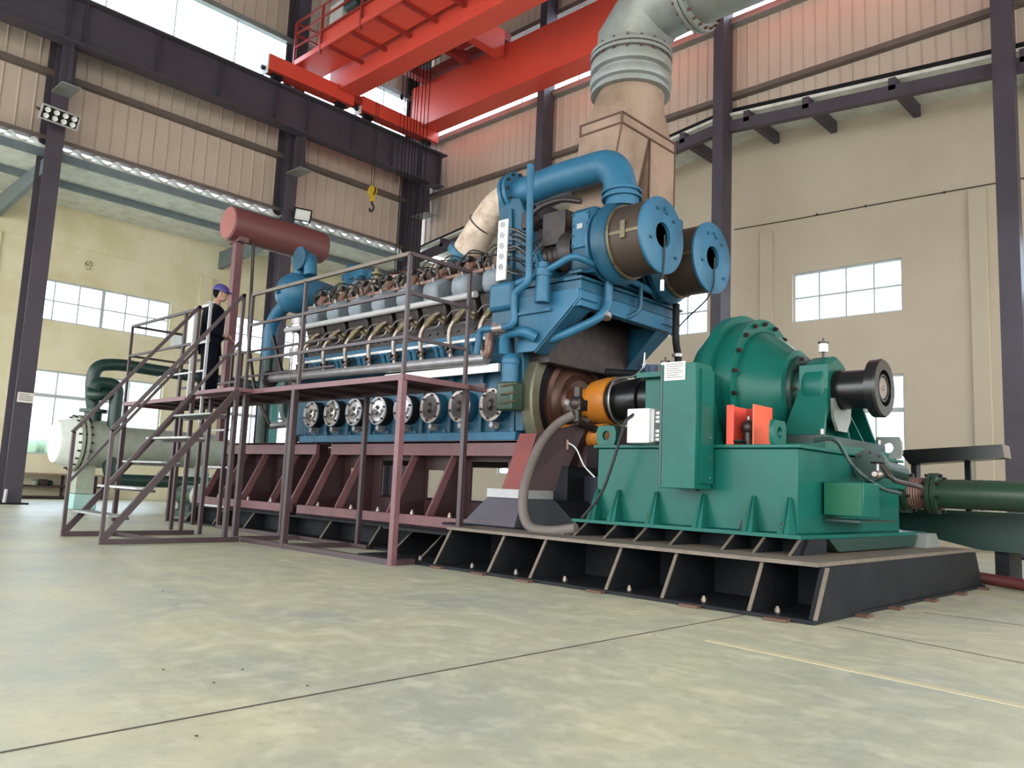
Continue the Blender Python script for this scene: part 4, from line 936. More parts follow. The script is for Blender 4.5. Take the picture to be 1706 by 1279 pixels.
MB().cyl((-11.45,6.85,2.45),(-11.45,6.85,3.3),.1,20).ball((-11.45,6.85,2.45),.1,18,10).build('filter_pot', M['chrome'], en, label='bright round filter pot')
MB().cyl((-11.45,6.85,2.8),(-11.45,6.85,2.9),.12,20).cyl((-11.45,6.85,3.3),(-11.45,6.85,3.4),.12,20).build('filter_ring', M['alu'], en)
MB().bar((-12.0,6.72,3.15),(-11.55,6.7,2.45),.05,.03).build('filter_strut', M['darkmetal'], en)
MB().box(-11.6,-11.3,6.9,7.5,3.25,3.5).build('breather_box', M['blue'], en, bevel=.03)
for x in (-11.45,-11.15):
    for s_ in (-1,1): MB().bar((x+.0,7.75,4.3),(x+s_*.2,7.6,3.75),.09,.05).build('lifting_a_frame', M['blue2'], en)
MB().bar((-11.6,7.75,4.3),(-11.0,7.75,4.3),.1).build('a_frame_beam', M['blue2'], en)
ra, rb = PY(590,452,7.9), PY(657,472,7.9)
MB().tube([ra, rb], .1, 20).build('far_bank_pipe', M['blue2'], en)
MB().lathe(ra, (rb-ra), [(-.08,.13),(.05,.13)], 20).build('pipe_flange', M['blue'], en)
MB().cyl((-10.3,7.5,3.84),(-10.3,7.5,4.2),.05,12).lathe((-10.3,7.5,4.1),(0,0,1),[(0,.1),(.03,.1)],14).build('vent_valve', M['brass'], en)
o_=PY(480,745,7.0)
MB().lathe((-12.0,7.3,1.75),ax,[(-.05,.1),(-.05,.2),(.1,.2),(.1,.17),(.75,.17)],24).build('pump_end', M['alu'], en)

# flywheel end: blue housing + turbocharger bracket
MB().prism([(6.9,1.5),(6.85,2.3),(6.75,3.1),(8.65,3.1),(8.55,2.3),(8.5,1.5)], 'x', EX1, -6.42).build('timing_case', M['blue'], en, bevel=.01)
br = MB().box(-6.45,-5.5,6.75,8.72,3.04,3.16).build('turbo_deck', M['blue'], en, bevel=.01)
MB().box(-5.62,-5.5,6.75,8.76,2.86,3.04).build('deck_beam', M['blue2'], en, bevel=.008)
MB().box(-5.72,-5.47,6.72,8.8,3.16,3.19).build('deck_lip', M['blue'], en); MB().box(-5.68,-5.5,6.75,8.74,3.24,3.27).build('deck_lip', M['blue'], en)
MB().box(-6.4,-5.6,6.8,8.7,3.19,3.24).build('turbo_bed', M['blue'], en)
for y, sg_ in ((6.74,1),(8.66,-1)):
    MB().prism([(-6.42,2.4),(-6.15,2.4),(-5.52,2.95),(-5.52,3.06),(-6.42,3.06)], 'y', y, y+.05).build('bracket_gusset', M['blue2'], en, bevel=.004)
    MB().hexa([(-6.15,y,2.38),(-6.13,y,2.38),(-6.13,y+.2*sg_,2.38),(-6.15,y+.2*sg_,2.38)], [(-5.5,y,2.94),(-5.48,y,2.94),(-5.48,y+.3*sg_,2.94),(-5.5,y+.3*sg_,2.94)]).build('gusset_flange', M['blue'], en)
MB().box(-6.42,-5.9,6.7,6.74,2.84,2.87).build('gusset_strip', M['blue2'], en)
MB().box(-6.42,-6.1,6.95,8.5,2.3,3.04).build('bracket_box', M['darkmetal'], en)  # dark metal colour stands in for the recess shade under the deck
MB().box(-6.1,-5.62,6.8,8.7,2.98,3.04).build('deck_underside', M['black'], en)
# governor / small pumps at near lower corner
MB().cyl((-6.5,6.72,2.05),(-6.5,6.72,2.3),.1,16).ball((-6.5,6.72,2.3),.11,16,8).build('governor', M['blue2'], en)
MB().box(-6.62,-6.36,6.62,6.82,1.72,2.05).build('governor_base', M['pgreen'], en, bevel=.02)
MB().tube(fillet([(-6.55,6.66,2.4),(-6.5,6.6,2.62),(-6.2,6.62,2.62),(-6.12,6.72,2.55)],.14,6),.065,14).build('oil_bend', M['blue2'], en)
for z in (1.8,1.9,2.0): MB().tube(fillet([(-6.7,6.72,z),(-6.5,6.6,z),(-6.3,6.62,z+.02)],.05,3),.012,6).build('fuel_line', M['brass'], en)
# tall breather pipe with bends
tp = [(-6.06,6.48,4.62),(-6.08,6.48,3.12),(-6.28,6.48,3.02),(-6.28,6.48,2.7),(-6.38,6.48,2.66),(-6.82,6.48,2.67),(-6.84,6.48,2.36)]
tp = [PY(884,275,6.48), PY(881,470,6.48), PY(856,489,6.48), PY(857,540,6.48), PY(838,546,6.48), PY(800,549,6.48), PY(794,590,6.48)]
MB().tube(fillet(tp,.08,5),.042,14).build('breather_pipe', M['blue2'], en)
MB().cyl(tp[4]+V(.02,0,0), tp[4]+V(-.14,0,0), .052, 14).build('hose_joint', M['steelpipe'], en)
# filter canister on the bracket and pipes
MB().cyl((-5.95,6.62,2.92),(-5.95,6.62,3.22),.085,20).lathe((-5.95,6.62,3.22),(0,0,1),[(0,.1),(.08,.1),(.1,.07),(.16,.07)],20).build('oil_filter', M['blue2'], en)
MB().tube(fillet([(-6.35,6.62,3.2),(-5.9,6.62,3.28),(-5.5,6.62,3.4),(-5.42,6.8,3.34),(-5.42,7.6,3.3),(-5.42,8.5,3.22)],.12,5),.04,12).build('oil_feed_pipe', M['blue2'], en)
MB().tube(fillet([(-5.42,7.15,3.3),(-5.42,7.15,2.9),(-5.45,7.0,2.74),(-5.9,6.85,2.55),(-6.3,6.8,2.5)],.15,7),.05,14).build('drain_pipe', M['blue2'], en)
MB().lathe((-5.43,7.12,2.82),(.1,-.3,-1),[(0,.07),(.05,.07)],14).build('hose_clip', M['alu'], en)
MB().tube(fillet([(-5.4,7.75,3.3),(-5.4,7.75,2.98),(-5.5,7.65,2.88),(-5.6,7.5,2.88)],.08,6),.028,12).build('small_drain_pipe', M['blue'], en)
MB().tube(fillet([(-5.38,8.5,3.2),(-5.38,8.5,2.72),(-5.4,8.6,2.55),(-5.4,8.6,2.35),(-5.5,8.45,2.3),(-6.0,7.9,2.3)],.12,6),.045,14).build('far_drain_pipe', M['black'], en)
MB().lathe((-5.4,8.58,2.58),(0,0,-1),[(0,.07),(.04,.07)],14).build('hose_clip', M['alu'], en)
MB().cyl((-5.6,8.35,1.9),(-5.6,8.35,2.4),.2,12).build('finned_motor', mat('motor_navy',(40,62,96),.5), en)
fm = MB()
for k in range(20):
    a_ = 2*PI*k/20; fm.bar((-5.6+.2*math.cos(a_),8.35+.2*math.sin(a_),1.92),(-5.6+.2*math.cos(a_),8.35+.2*math.sin(a_),2.38),.012,.05,(math.cos(a_),math.sin(a_),0))
fm.build('cooling_fins', mat('motor_navy',(40,62,96)), en)
# turbochargers with air filters
def turbo(y, near):
    t = thing('turbocharger', 'blue turbocharger with round gauze air filter, '+('nearer of the two' if near else 'farther of the two, beside the steel column'), 'turbocharger', (-5.6,y,3.27), 'turbochargers')
    z = 3.62
    def TL(prof, nm, mt, par=None, seg=48, label=None): return MB().lathe((0,y,z), ax, prof, seg).build(nm, mt, par or t, label=label)
    af = TL([(-5.16,.2),(-5.16,.4),(-4.76,.4),(-4.76,.2)], 'air_filter', M['mesh'], label='brown gauze filter drum')
    TL([(-4.76,.1),(-4.76,.42),(-4.73,.425),(-4.72,.41),(-4.72,.14),(-4.78,.135),(-4.78,.0)], 'filter_end_plate', M['blue2'], af)
    TL([(-5.18,.2),(-5.18,.42),(-5.15,.42),(-5.15,.41)], 'filter_back_ring', M['brass'], af)
    for a_ in (-2.55,):   # clamp strip
        pass
    c = V(-5.15,y-.4,z-.04); MB().box(-5.15,-4.76,y-.408,y-.395,z-.035,z-.0).box(-4.99,-4.93,y-.42,y-.395,z-.09,z+.1).build('filter_clasp', M['brass'], af)
    for (dy, dz) in ((.02,.3),(.06,.26),(-.12,.27),(.2,.2),(-.24,-.08),(.25,-.2)):
        MB().box(-4.72,-4.705,y+dy-.02,y+dy+.02,z+dz-.014,z+dz+.014).build('plate_slot', M['blue'], af)
    MB().lathe((-4.83,y,z),ax,[(0,0),(0,.14),(.02,.14),(.02,0)],28).build('inner_disc', M['blue'], af)
    TL([(-5.42,.2),(-5.42,.4),(-5.36,.46),(-5.3,.47),(-5.24,.44),(-5.18,.36)], 'compressor_casing', M['blue'])
    TL([(-5.45,.3),(-5.45,.44),(-5.42,.44),(-5.42,.3)], 'casing_flange', M['blue2'])
    MB().box(-5.78,-5.42,y-.3,y+.3,3.27,4.04).build('turbo_body', M['blue'], t, bevel=.06)
    cp = MB().box(-5.74,-5.5,y-.325,y-.3,3.56,3.98).build('side_cover', M['blue2'], t, bevel=.012)
    for k in range(4):
        for xx in (-5.72,-5.52): MB().cyl((xx,y-.34,3.59+k*.12),(xx,y-.32,3.59+k*.12),.012,6).build('cover_bolt', M['blue'], cp)
    MB().box(-5.66,-5.58,y-.332,y-.322,3.78,3.84).build('name_plate', M['alum_l'], cp)
    TL([(-6.02,.2),(-6.02,.27),(-5.95,.29),(-5.8,.28)], 'turbine_casing', M['darkmetal'])
    TL([(-6.35,.16),(-6.3,.18),(-6.26,.16),(-6.22,.18),(-6.18,.16),(-6.14,.18),(-6.1,.16),(-6.02,.18)], 'exhaust_bellows', M['darkmetal'])
    MB().box(-6.3,-5.95,y-.2,y+.2,3.72,4.12).build('turbine_outlet', M['darkmetal'], t)
    MB().hexa([(-5.85,y-.35,3.24),(-5.4,y-.35,3.24),(-5.4,y+.35,3.24),(-5.85,y+.35,3.24)], [(-5.8,y-.22,3.36),(-5.45,y-.22,3.36),(-5.45,y+.22,3.36),(-5.8,y+.22,3.36)]).build('foot', M['blue'], t)
    MB().cyl((-5.3,y+.02,3.95),(-5.3,y+.02,4.18),.13,24).build('compressor_outlet', M['blue'], t)
    return t
turbo(7.17, True); turbo(8.23, False)
for y, lab in ((7.17,'near'),(8.23,'far')):
    p0 = V(-4.7,y,3.62)
    pts = [p0, p0+V(.0,.0,-.3), p0+V(-.02,0,-.5)] if y < 8 else [p0, p0+V(0,0,-.35), V(-4.75,8.15,3.1), V(-5.2,8.4,2.95), V(-5.5,8.74,2.95)]
    tag(MB().tube(fillet(pts,.1,6),.01,6).build('sensor_cable', M['rubber']), 'thin dark sensor cable hanging from the %s air filter plate' % lab, 'cable')
tag(MB().cyl((-4.72,7.17,3.12),(-4.72,7.17,3.0),.022,10).build('cable_connector', M['white']), 'small white plug on the cable below the near air filter', 'plug')
# lagged exhaust bend, blue air pipe
ey = 7.2
t = thing('charge_air_pipe', 'thick blue pipe arching from the flange down onto the turbocharger', 'pipe', (-6.2,ey,4.5))
bp_ = [V(-6.93,ey,4.58), V(-6.3,ey,4.64), V(-5.42,ey,4.62), V(-5.3,ey,4.2), V(-5.3,ey,4.05)]
MB().tube(fillet(bp_,.33,10),.19,28).build('pipe_run', M['blue2'], t)
MB().lathe((-5.31,ey,4.2),(0.05,0,-1),[(-.05,.23),(-.02,.23),(-.02,.2),(.02,.2),(.02,.23),(.05,.23)],28).build('joint_flange', M['blue2'], t)
fd = V(1,0,.15).normalized(); fp = V(-6.98,ey,4.58)
fo = MB().lathe(fp, fd, [(-.07,.17),(-.07,.3),(-.02,.3),(-.02,.27),(.01,.27),(.01,.3),(.06,.3),(.06,.17)], 36).build('flange', M['blue2'], t)
e1 = fd.cross(V(0,0,1)).normalized(); e2 = fd.cross(e1)
for k in range(12):
    a_ = 2*PI*k/12; c = fp+(e1*math.cos(a_)+e2*math.sin(a_))*.26; MB().cyl(c-fd*.09, c+fd*.1, .018, 6).build('flange_bolt', M['darkmetal'], fo)
t = thing('lagged_exhaust_bend', 'beige cloth-wrapped bend between the blue flange and the engine top', 'pipe', (-7.6,ey,4.1))
lg = [V(-7.05,ey,4.57), V(-7.32,ey,4.52), V(-7.62,ey,4.25), V(-7.9,ey,3.95)]
MB().tube(fillet(lg,.3,8),.21,28).build('lagging', M['lag'], t)
d_ = (lg[3]-lg[2]).normalized()
MB().lathe(lg[3], d_, [(-.04,.2),(-.04,.26),(.05,.26),(.05,.2)], 28).build('flange', M['blue2'], t)
MB().lathe(lg[2]+V(.04,0,.05), (lg[2]-lg[1]), [(-.01,.213),(-.01,.222),(.01,.222),(.01,.213)], 28, closed=True).build('binding_wire', M['darkmetal'], t)
MB().tube([lg[3], V(-8.3,ey+.2,3.75)], .18, 24).build('manifold_neck', M['blue'], t)
# blue upright bracket plate under the flange
t = en
MB().hexa([(-6.9,6.98,3.1),(-6.05,6.98,3.1),(-6.05,7.04,3.1),(-6.9,7.04,3.1)], [(-7.1,6.98,4.5),(-6.72,6.98,4.42),(-6.72,7.04,4.42),(-7.1,7.04,4.5)]).build('support_side_plate', M['blue'], t)
MB().hexa([(-6.3,7.0,3.16),(-6.05,7.0,3.16),(-6.05,7.4,3.16),(-6.3,7.4,3.16)], [(-6.75,7.0,4.2),(-6.65,7.0,4.2),(-6.65,7.4,4.2),(-6.75,7.4,4.2)]).build('support_back_plate', M['blue'], t)
MB().bar((-6.6,6.96,4.2),(-6.25,6.96,3.2),.03,.06).build('support_stiffener', M['blue2'], t); MB().bar((-6.85,6.96,4.3),(-6.75,6.96,3.2),.03,.06).build('support_stiffener', M['blue'], t)
MB().tube(fillet([(-6.55,6.95,4.08),(-6.3,6.9,4.2),(-5.95,6.9,4.22),(-5.7,6.95,4.15)],.15,6),.035,12).build('bypass_upper_pipe', M['darkmetal'], t)
MB().cyl((-6.6,7.1,4.12),(-5.9,7.2,3.9),.06,14).build('bypass_lower_pipe', M['black'], t)
MB().box(-6.62,-6.45,6.92,7.1,3.98,4.2).build('bypass_valve_block', M['darkmetal'], t, bevel=.02)

# ---- flywheel and shaft
t = thing('flywheel', 'big rusty flywheel with a pale turned rim behind the orange coupling', 'flywheel', (-6.3,YC,ZC))
L([(-6.42,.3),(-6.42,.86),(-6.28,.86),(-6.26,.84),(-6.26,.72),(-6.34,.7),(-6.36,.66),(-6.34,.3)], 'rim', M['fly'], t, 96)
L([(-6.35,.2),(-6.34,.56),(-6.28,.56),(-6.26,.5),(-6.3,.46),(-6.26,.42),(-6.24,.36),(-6.28,.32),(-6.22,.28),(-6.2,.1)], 'hub_disc', M['rust'], t, 96)
L([(-6.34,.6),(-6.31,.68),(-6.33,.7)], 'dark_ring', M['black'], t, 96)
t = thing('shaft_coupling', 'orange hub and black flexible shaft joining flywheel and green machine', 'coupling', (-5.6,YC,ZC))
L([(-6.2,.1),(-6.2,.17),(-6.0,.2),(-5.96,.26),(-5.78,.29),(-5.66,.29),(-5.66,.1)], 'orange_hub', M['orange'], t, 48, label='orange painted hub')
L([(-5.66,.1),(-5.66,.27),(-5.6,.28),(-5.57,.28),(-5.56,.23),(-5.4,.25),(-5.25,.25),(-5.24,.2),(-5.22,.2),(-5.21,.24),(-5.05,.25),(-4.95,.24),(-4.9,.18),(-4.86,.18)], 'black_shaft', M['blk2'], t, 48, label='glossy black shaft')
L([(-5.6,.283),(-5.585,.29),(-5.57,.283)], 'bright_band', M['alu'], t, 48)
t = thing('starter_motor', 'orange cylindrical motor below the shaft coupling', 'motor', (-5.9,7.35,1.45))
MB().cyl((-6.25,7.3,1.47),(-5.5,7.3,1.47),.13,24).build('motor_body', M['orange'], t)
MB().cyl((-5.98,7.3,1.47),(-5.95,7.3,1.47),.138,24).cyl((-5.75,7.3,1.47),(-5.73,7.3,1.47),.138,24).build('band', M['copper'], t)
MB().box(-6.1,-5.7,7.2,7.4,1.1,1.34).build('mount', M['maroon_d'], t); MB().box(-6.0,-5.8,7.0,7.5,.42,1.1).build('stand', M['black'], t)
t = thing('air_valve', 'dark valve cluster at the end of the thick grey hose', 'valve', (-5.95,7.05,1.75))
v0 = PY(962,672,6.9)
MB().ball(v0,.09,12,8).cyl(v0-V(.0,0,.2),v0+V(0,0,.18),.05,12).box(v0.x-.12,v0.x+.08,6.85,6.98,v0.z-.08,v0.z+.04).build('valve_body', M['darkmetal'], t)
MB().cyl(v0+V(0,0,-.2),V(v0.x+.05,7.28,1.5),.045,12).build('outlet', M['darkmetal'], t)
MB().cyl(v0+V(-.14,-.04,.02),v0+V(-.09,-.02,0),.04,10).build('cap', M['alu'], t)
hp = [PY(957,690,6.85), PY(935,703,6.75), PY(905,728,6.6), PY(888,760,6.45), PY(878,800,6.3), PY(871,835,6.2), V(-5.62,6.1,.5)]
hp = [PY(957,690,6.85), PY(930,704,6.8), PY(903,733,6.6), PY(886,770,6.45), PY(872,815,6.25), PY(870,850,6.2), PY(880,880,6.15), PY(915,886,6.15), PY(960,880,6.2)]
tag(MB().tube(fillet(hp,.25,8),.052,18).build('air_hose', M['hose']), 'thick grey hose curving down from the orange coupling to the black frame', 'hose')
cable([PY(946,737,6.95), PY(960,745,6.9), PY(972,775,6.85), PY(990,794,6.5)], .008, M['white'], 'thin white wire looping from the red guard to the green base', name='wire', cat='wire')
MB_ = PY(946,737,6.95)
tag(MB().cyl(MB_-V(0,0,.08), MB_+V(0,0,.03), .018, 8).build('wire_terminal', M['copper']), 'small copper terminal left of the thin white wire', 'terminal')
A = PY(1020,634,7.2); hk = MB(); hk.tube(fillet([A, A+V(.12,0,.03), A+V(.3,0,.03), A+V(.42,0,.12), A+V(.43,0,.28)],.06,5),.014,8)
tag(hk.build('bent_rod', M['chrome']), 'bright bent metal rod above the black shaft', 'rod')
# ================================================================ ACCESS PLATFORM
DZ = 1.96     # deck level
pt = thing('access_platform', 'long maroon steel access platform with railings along the engine', 'platform', (-9, 5.6, 0))
FY, BY = 5.22, 6.1
def post(x, y, z0, z1, w=.06, nm='post', par=None, mt='rail'): return MB().box(x-w/2, x+w/2, y-w/2, y+w/2, z0, z1).build(nm, M[mt], par or pt, bevel=.004)
MB().box(-9.9, -6.57, FY-.03, FY+.0, DZ-.06, DZ).build('edge_beam', M['maroon'], pt)
MB().box(-14.0, -9.95, FY-.03, FY+.0, DZ-.06, DZ).build('edge_beam', M['maroon'], pt)
MB().box(-14.0, -6.3, BY+.02, BY+.05, DZ-.06, DZ).build('edge_beam', M['rail'], pt)
MB().box(-6.6, -6.54, FY, BY+.3, DZ-.06, DZ).build('end_beam', M['maroon'], pt, bevel=.004)
MB().box(-14.0, -13.95, FY, BY+.02, DZ-.06, DZ).build('end_beam', M['maroon'], pt)
MB().box(-13.98, -6.57, FY, BY+.02, DZ-.012, DZ).build('deck_plate', M['maroon_d'], pt)
for x in (-13.2,-12.4,-11.6,-10.8,-9.9,-9.2,-8.6,-7.9,-7.2): MB().box(x-.02, x+.02, FY, BY+.02, DZ-.05, DZ-.012).build('deck_joist', M['rail'], pt)
for x in (-6.6,-8.68,-9.88,-13.95): post(x, FY, 0, DZ-.06, .07, mt='maroon' if x > -7 else 'rail')
post(-6.57, BY, .335, DZ-.06, .06); 
for x in (-8.42,-10.25,-12.1,-12.98,-13.95): post(x, BY, 0, DZ-.06, .055)
for x in (-10.98,-11.9): post(x, FY+.05, 0, DZ-.06, .05)
MB().bar((-9.9,FY,.03),(-6.6,FY,.03),.06).build('ground_rail', M['rail'], pt); MB().bar((-12.1,BY,.03),(-8.2,BY,.03),.05).build('ground_rail', M['rail'], pt)
for x in (-8.68,-9.88): MB().bar((x,FY,.03),(x+.1,BY,.03),.05).build('ground_rail', M['rail'], pt)
MB().bar((-6.6,FY,.03),(-6.6,5.5,.03),.06).build('ground_rail', M['rail'], pt)
RZ = 3.26
def rails(p, q, zs=(RZ, 2.84, 2.36), w=.035, top=.04):
    for i, z in enumerate(zs): MB().bar((p[0],p[1],z), (q[0],q[1],z), top if i == 0 else w).build('rail', M['rail'] if i else M['rust_edge'] if p[1] < 5.5 and abs(p[0]-q[0]) > 2 and q[0] > -8 else M['rail'], pt)
rails((-9.93,FY),(-6.6,FY)); rails((-6.6,FY),(-6.6,BY)); rails((-14.0,FY),(-11.1,FY), (RZ, 2.75)); rails((-14.0,FY),(-14.0,BY), (RZ, 2.75))
rails((-14.0,BY),(-11.8,BY), (2.75, 2.3)); rails((-11.8,BY),(-9.2,BY), (2.75,2.36), .03, .03)
for x, y in ((-6.6,FY),(-8.62,FY),(-9.93,FY),(-14.0,FY),(-11.95,FY),(-6.6,BY),(-14.0,BY),(-12.6,BY),(-12.1,BY),(-11.8,BY)):
    post(x, y, DZ, RZ if y < 6 or x > -7 or x < -13.9 else 2.76, .04, 'railing_post')
# light grey gate frame where the stairs arrive
gt = thing('landing_gate', 'pale grey tube frame standing on the landing in front of the worker', 'gate', (-11.1,FY,DZ))
MB().bar((-11.55,FY-.04,DZ-.1),(-11.55,FY-.04,RZ),.035).build('upright', M['alum_l'], gt); MB().bar((-11.08,FY-.04,1.55),(-11.08,FY-.04,RZ),.035).build('upright', M['alum_l'], gt)
MB().bar((-11.57,FY-.04,RZ),(-11.06,FY-.04,RZ),.035).build('top_bar', M['alum_l'], gt); MB().bar((-11.55,FY-.04,2.72),(-11.08,FY-.04,2.72),.03).build('middle_bar', M['alum_l'], gt)
MB().bar((-12.6,FY-.04,2.3),(-11.08,FY-.04,2.3),.025).build('low_bar', M['alum_l'], gt)
tag(MB().box(-12.0,-11.62,FY+.03,FY+.036,2.72,3.2).build('white_board', M['white']), 'white sheet hung on the railing left of the worker', 'board')
b0 = PY(298,568,6.15)
tag(MB().box(b0.x-.3,b0.x+.3,6.12,6.3,b0.z-.1,b0.z+.12).build('switch_box', M['galv'], bevel=.015), 'small grey box on the rear railing behind the white sheet', 'box')
# stairs
st = thing('staircase', 'steep maroon open-tread steel staircase up to the platform', 'staircase', (-10.3, 3.5, 0))
sxR, sxL = -9.66, -10.92
for x in (sxR, sxL):
    MB().bar((x,3.52,.03),(x,5.15,.03),.06).build('ground_rail', M['rail'], st)
    MB().bar((x,3.5,.04),(x,4.98,DZ-.04),.045,.075,(0,-1,1)).build('stringer', M['rail'], st)
    MB().bar((x,3.5,0),(x,3.5,1.29),.04).build('newel_post', M['rail'], st)
    MB().bar((x,3.48,1.28),(x,4.95,3.17),.04).build('handrail', M['rail'], st)
    MB().bar((x,3.5,.66),(x,4.95,2.55),.032).build('mid_rail', M['rail'], st)
    MB().bar((x,4.95,DZ),(x,4.95,3.18),.04).build('top_post', M['rail'], st)
MB().bar((sxL,3.52,.03),(sxL+.0,3.6,.03),.05).bar((sxL,4.1,.03),(sxR,4.3,.02),.04).build('ground_tie', M['rail'], st)
for i, z in enumerate((.32,.64,.96,1.28,1.6)):
    y = 3.56+i*.272
    MB().box(sxL+.03, sxR-.03, y, y+.22, z-.02, z+.005).build('tread', M['galv'] if i % 2 == 0 else M['alum_l'], st, bevel=.003)
    MB().box(sxL+.03, sxR-.03, y+.2, y+.235, z-.05, z-.02).build('tread_angle', M['rail'], st)
MB().box(sxL, sxR, 4.93, FY-.03, DZ-.05, DZ).build('top_tread', M['maroon'], st)
for x in (sxR,sxL): MB().bar((x,4.97,0),(x,4.97,DZ-.05),.05).build('support_post', M['rail'], st)
# ladder behind
ld = thing('ladder', 'thin vertical ladder between the stair foot and the engine bed', 'ladder', (-12.5,6.25,0))
for z in (.33,.95,1.55,1.8): MB().bar((-12.96,6.2,z),(-12.12,6.2,z),.03).build('rung', M['alum_l'], ld)
for x in (-12.98,-12.12): MB().bar((x,6.2,0),(x,6.2,1.9),.035).build('stile', M['rail'], ld)

# ================================================================ PERSON
pc = V(-11.86, 5.6, DZ); fa = math.atan2(.84,.54); fw = V(math.cos(fa), math.sin(fa), 0); lf = V(-fw.y, fw.x, 0)
pr_ = thing('person', 'person in dark navy workwear and purple hard hat standing on the platform', 'person', tuple(pc))
def PP(f_, l_, z): return pc+fw*f_+lf*l_+V(0,0,z)
def skin(name, nodes, edges, material, parent, sub=2, root=0, label=None):
    me = bpy.data.meshes.new(name); me.from_pydata([tuple(PP(*n_[:3])) for n_ in nodes], edges, [])
    o = bpy.data.objects.new(name, me); COL.objects.link(o); me.materials.append(material)
    o.parent = parent; o.matrix_parent_inverse = world_of(parent).inverted()
    bm = bmesh.new(); bm.from_mesh(me); ly = bm.verts.layers.skin.verify(); bm.verts.ensure_lookup_table()
    for i, n_ in enumerate(nodes): bm.verts[i][ly].radius = n_[3] if len(n_[3:]) and isinstance(n_[3], tuple) else (n_[3], n_[3]); bm.verts[i][ly].use_root = (i == root)
    bm.to_mesh(me); bm.free()
    m_ = o.modifiers.new('skin', 'SKIN'); m_.use_smooth_shade = True; m_.branch_smoothing = .3
    s_ = o.modifiers.new('subdivision', 'SUBSURF'); s_.levels = sub; s_.render_levels = sub
    if label: o['label'] = label
    return o
nodes = [(0,0,.95,.12),(0,0,1.12,.115),(.02,0,1.3,.13),(.01,0,1.42,.09),(.03,0,1.52,.055),(.06,0,1.6,.06)]
edges = [(0,1),(1,2),(2,3),(3,4),(4,5)]
def chain(start, pts):
    a = start
    for p_ in pts: nodes.append(p_); edges.append((a, len(nodes)-1)); a = len(nodes)-1
    return a
for s_ in (1,-1):
    chain(0, [(.0,s_*.1,.86,.095),(.02+.03*s_,s_*.11,.5,.06),(.0+.06*s_,s_*.12,.1,.04),(.1+.06*s_,s_*.13,.05,.035)])
    w_ = chain(3, [(.0,s_*.18,1.4,.055),(-.02,s_*.25,1.14,.042),(.14,s_*.19,1.0,.03),(.2,s_*.14,.985,.022),(.24,s_*.12,.98,.03)])
    for k in range(4): chain(w_, [(.28,s_*(.09+.02*k),.98+.004*k,.0095),(.305,s_*(.085+.02*k),.96,.009),(.305,s_*(.08+.02*k),.935,.008)])
    chain(w_, [(.23,s_*.085,.985,.011),(.26,s_*.065,.975,.0095)])
skin('body', nodes, edges, M['skin'], pr_, 1)
jn = [(0,0,.8,.19),(0,0,1.05,.185),(.01,0,1.28,.2),(.0,0,1.42,.14),(.015,0,1.5,.085)]; je = [(0,1),(1,2),(2,3),(3,4)]
for s_ in (1,-1):
    b_ = len(jn); jn += [(.0,s_*.2,1.4,.095),(-.02,s_*.27,1.14,.08),(.08,s_*.22,1.04,.068),(.18,s_*.15,.99,.052)]; je += [(3,b_),(b_,b_+1),(b_+1,b_+2),(b_+2,b_+3)]
skin('jacket', jn, je, M['navy'], pr_, 2, label='dark navy work jacket')
tn = [(0,0,.93,.17)]; te = []
for s_ in (1,-1):
    b_ = len(tn); tn += [(.0,s_*.095,.8,.135),(.02+.02*s_,s_*.115,.48,.11),(.0+.05*s_,s_*.12,.09,.095)]; te += [(0,b_),(b_,b_+1),(b_+1,b_+2)]
skin('trousers', tn, te, M['navy'], pr_, 2, label='dark navy trousers')
for s_ in (1,-1):
    b = MB(); c = PP(.08+.05*s_, s_*.125, .05); b.ball(c, .1, 14, 8, 1.0, .9, .5); 
    sh = b.build('boot', M['blk2'], pr_)
# head, looking down and forward
hc = PP(.09,0,1.665)
hd = MB(); hd.ball(hc, .1, 20, 14, .95, .95, 1.12)
def HP(f_, l_, z): return hc+fw*f_+lf*l_+V(0,0,z)
hd.ball(HP(.02,0,-.06), .072, 16, 10, .95, .95, .95)
hd.tube([HP(.088,0,.01), HP(.118,0,-.02), HP(.095,0,-.035)], [.01,.016,.012], 8)
head = hd.build('head', M['skin'], pr_)
for s_ in (1,-1):
    MB().ball(HP(-.0,s_*.098,-.01), .028, 10, 8, .5, .5, 1.2).build('ear', M['skin'], head)
    MB().ball(HP(.086,s_*.035,.005), .011, 8, 6).build('eye', M['blk2'], head)
MB().tube([HP(.084,.025,-.062), HP(.093,0,-.062), HP(.084,-.025,-.062)], .006, 6).build('mouth', mat('lips',(140,90,84),.6), head)
MB().ball(HP(-.03,0,.01), .098, 18, 12, .95, 1.0, 1.0).build('hair', M['hair'], pr_, label='short black hair')
hh = MB(); up_ = (V(0,0,1)+fw*.28).normalized(); hb_ = HP(-.01,0,.035)
hh.lathe(hb_, up_, [(-.012,.135),(-.002,.137),(.0,.126),(.04,.122),(.08,.1),(.105,.06),(.115,.0)], 28)
hh.build('hard_hat', M['hat'], pr_, label='purple hard hat')
vb = MB(); sd_ = lf
p0 = hb_+fw*.1-up_*.005
vb.hexa([p0-sd_*.1-up_*.006, p0+sd_*.1-up_*.006, p0+sd_*.1+up_*.004, p0-sd_*.1+up_*.004], [p0+fw*.085-sd_*.05-up_*.03, p0+fw*.085+sd_*.05-up_*.03, p0+fw*.085+sd_*.05-up_*.02, p0+fw*.085-sd_*.05-up_*.02])
vb.build('hat_peak', M['hat'], pr_, bevel=.004)
tp_ = MB(); tp_.tube([PP(.03,-.17,1.47), PP(-.06,-.12,1.5), PP(-.1,-.05,1.49)], .011, 8); tp_.build('shoulder_patch', M['alum_l'], pr_, label='pale shoulder patch')

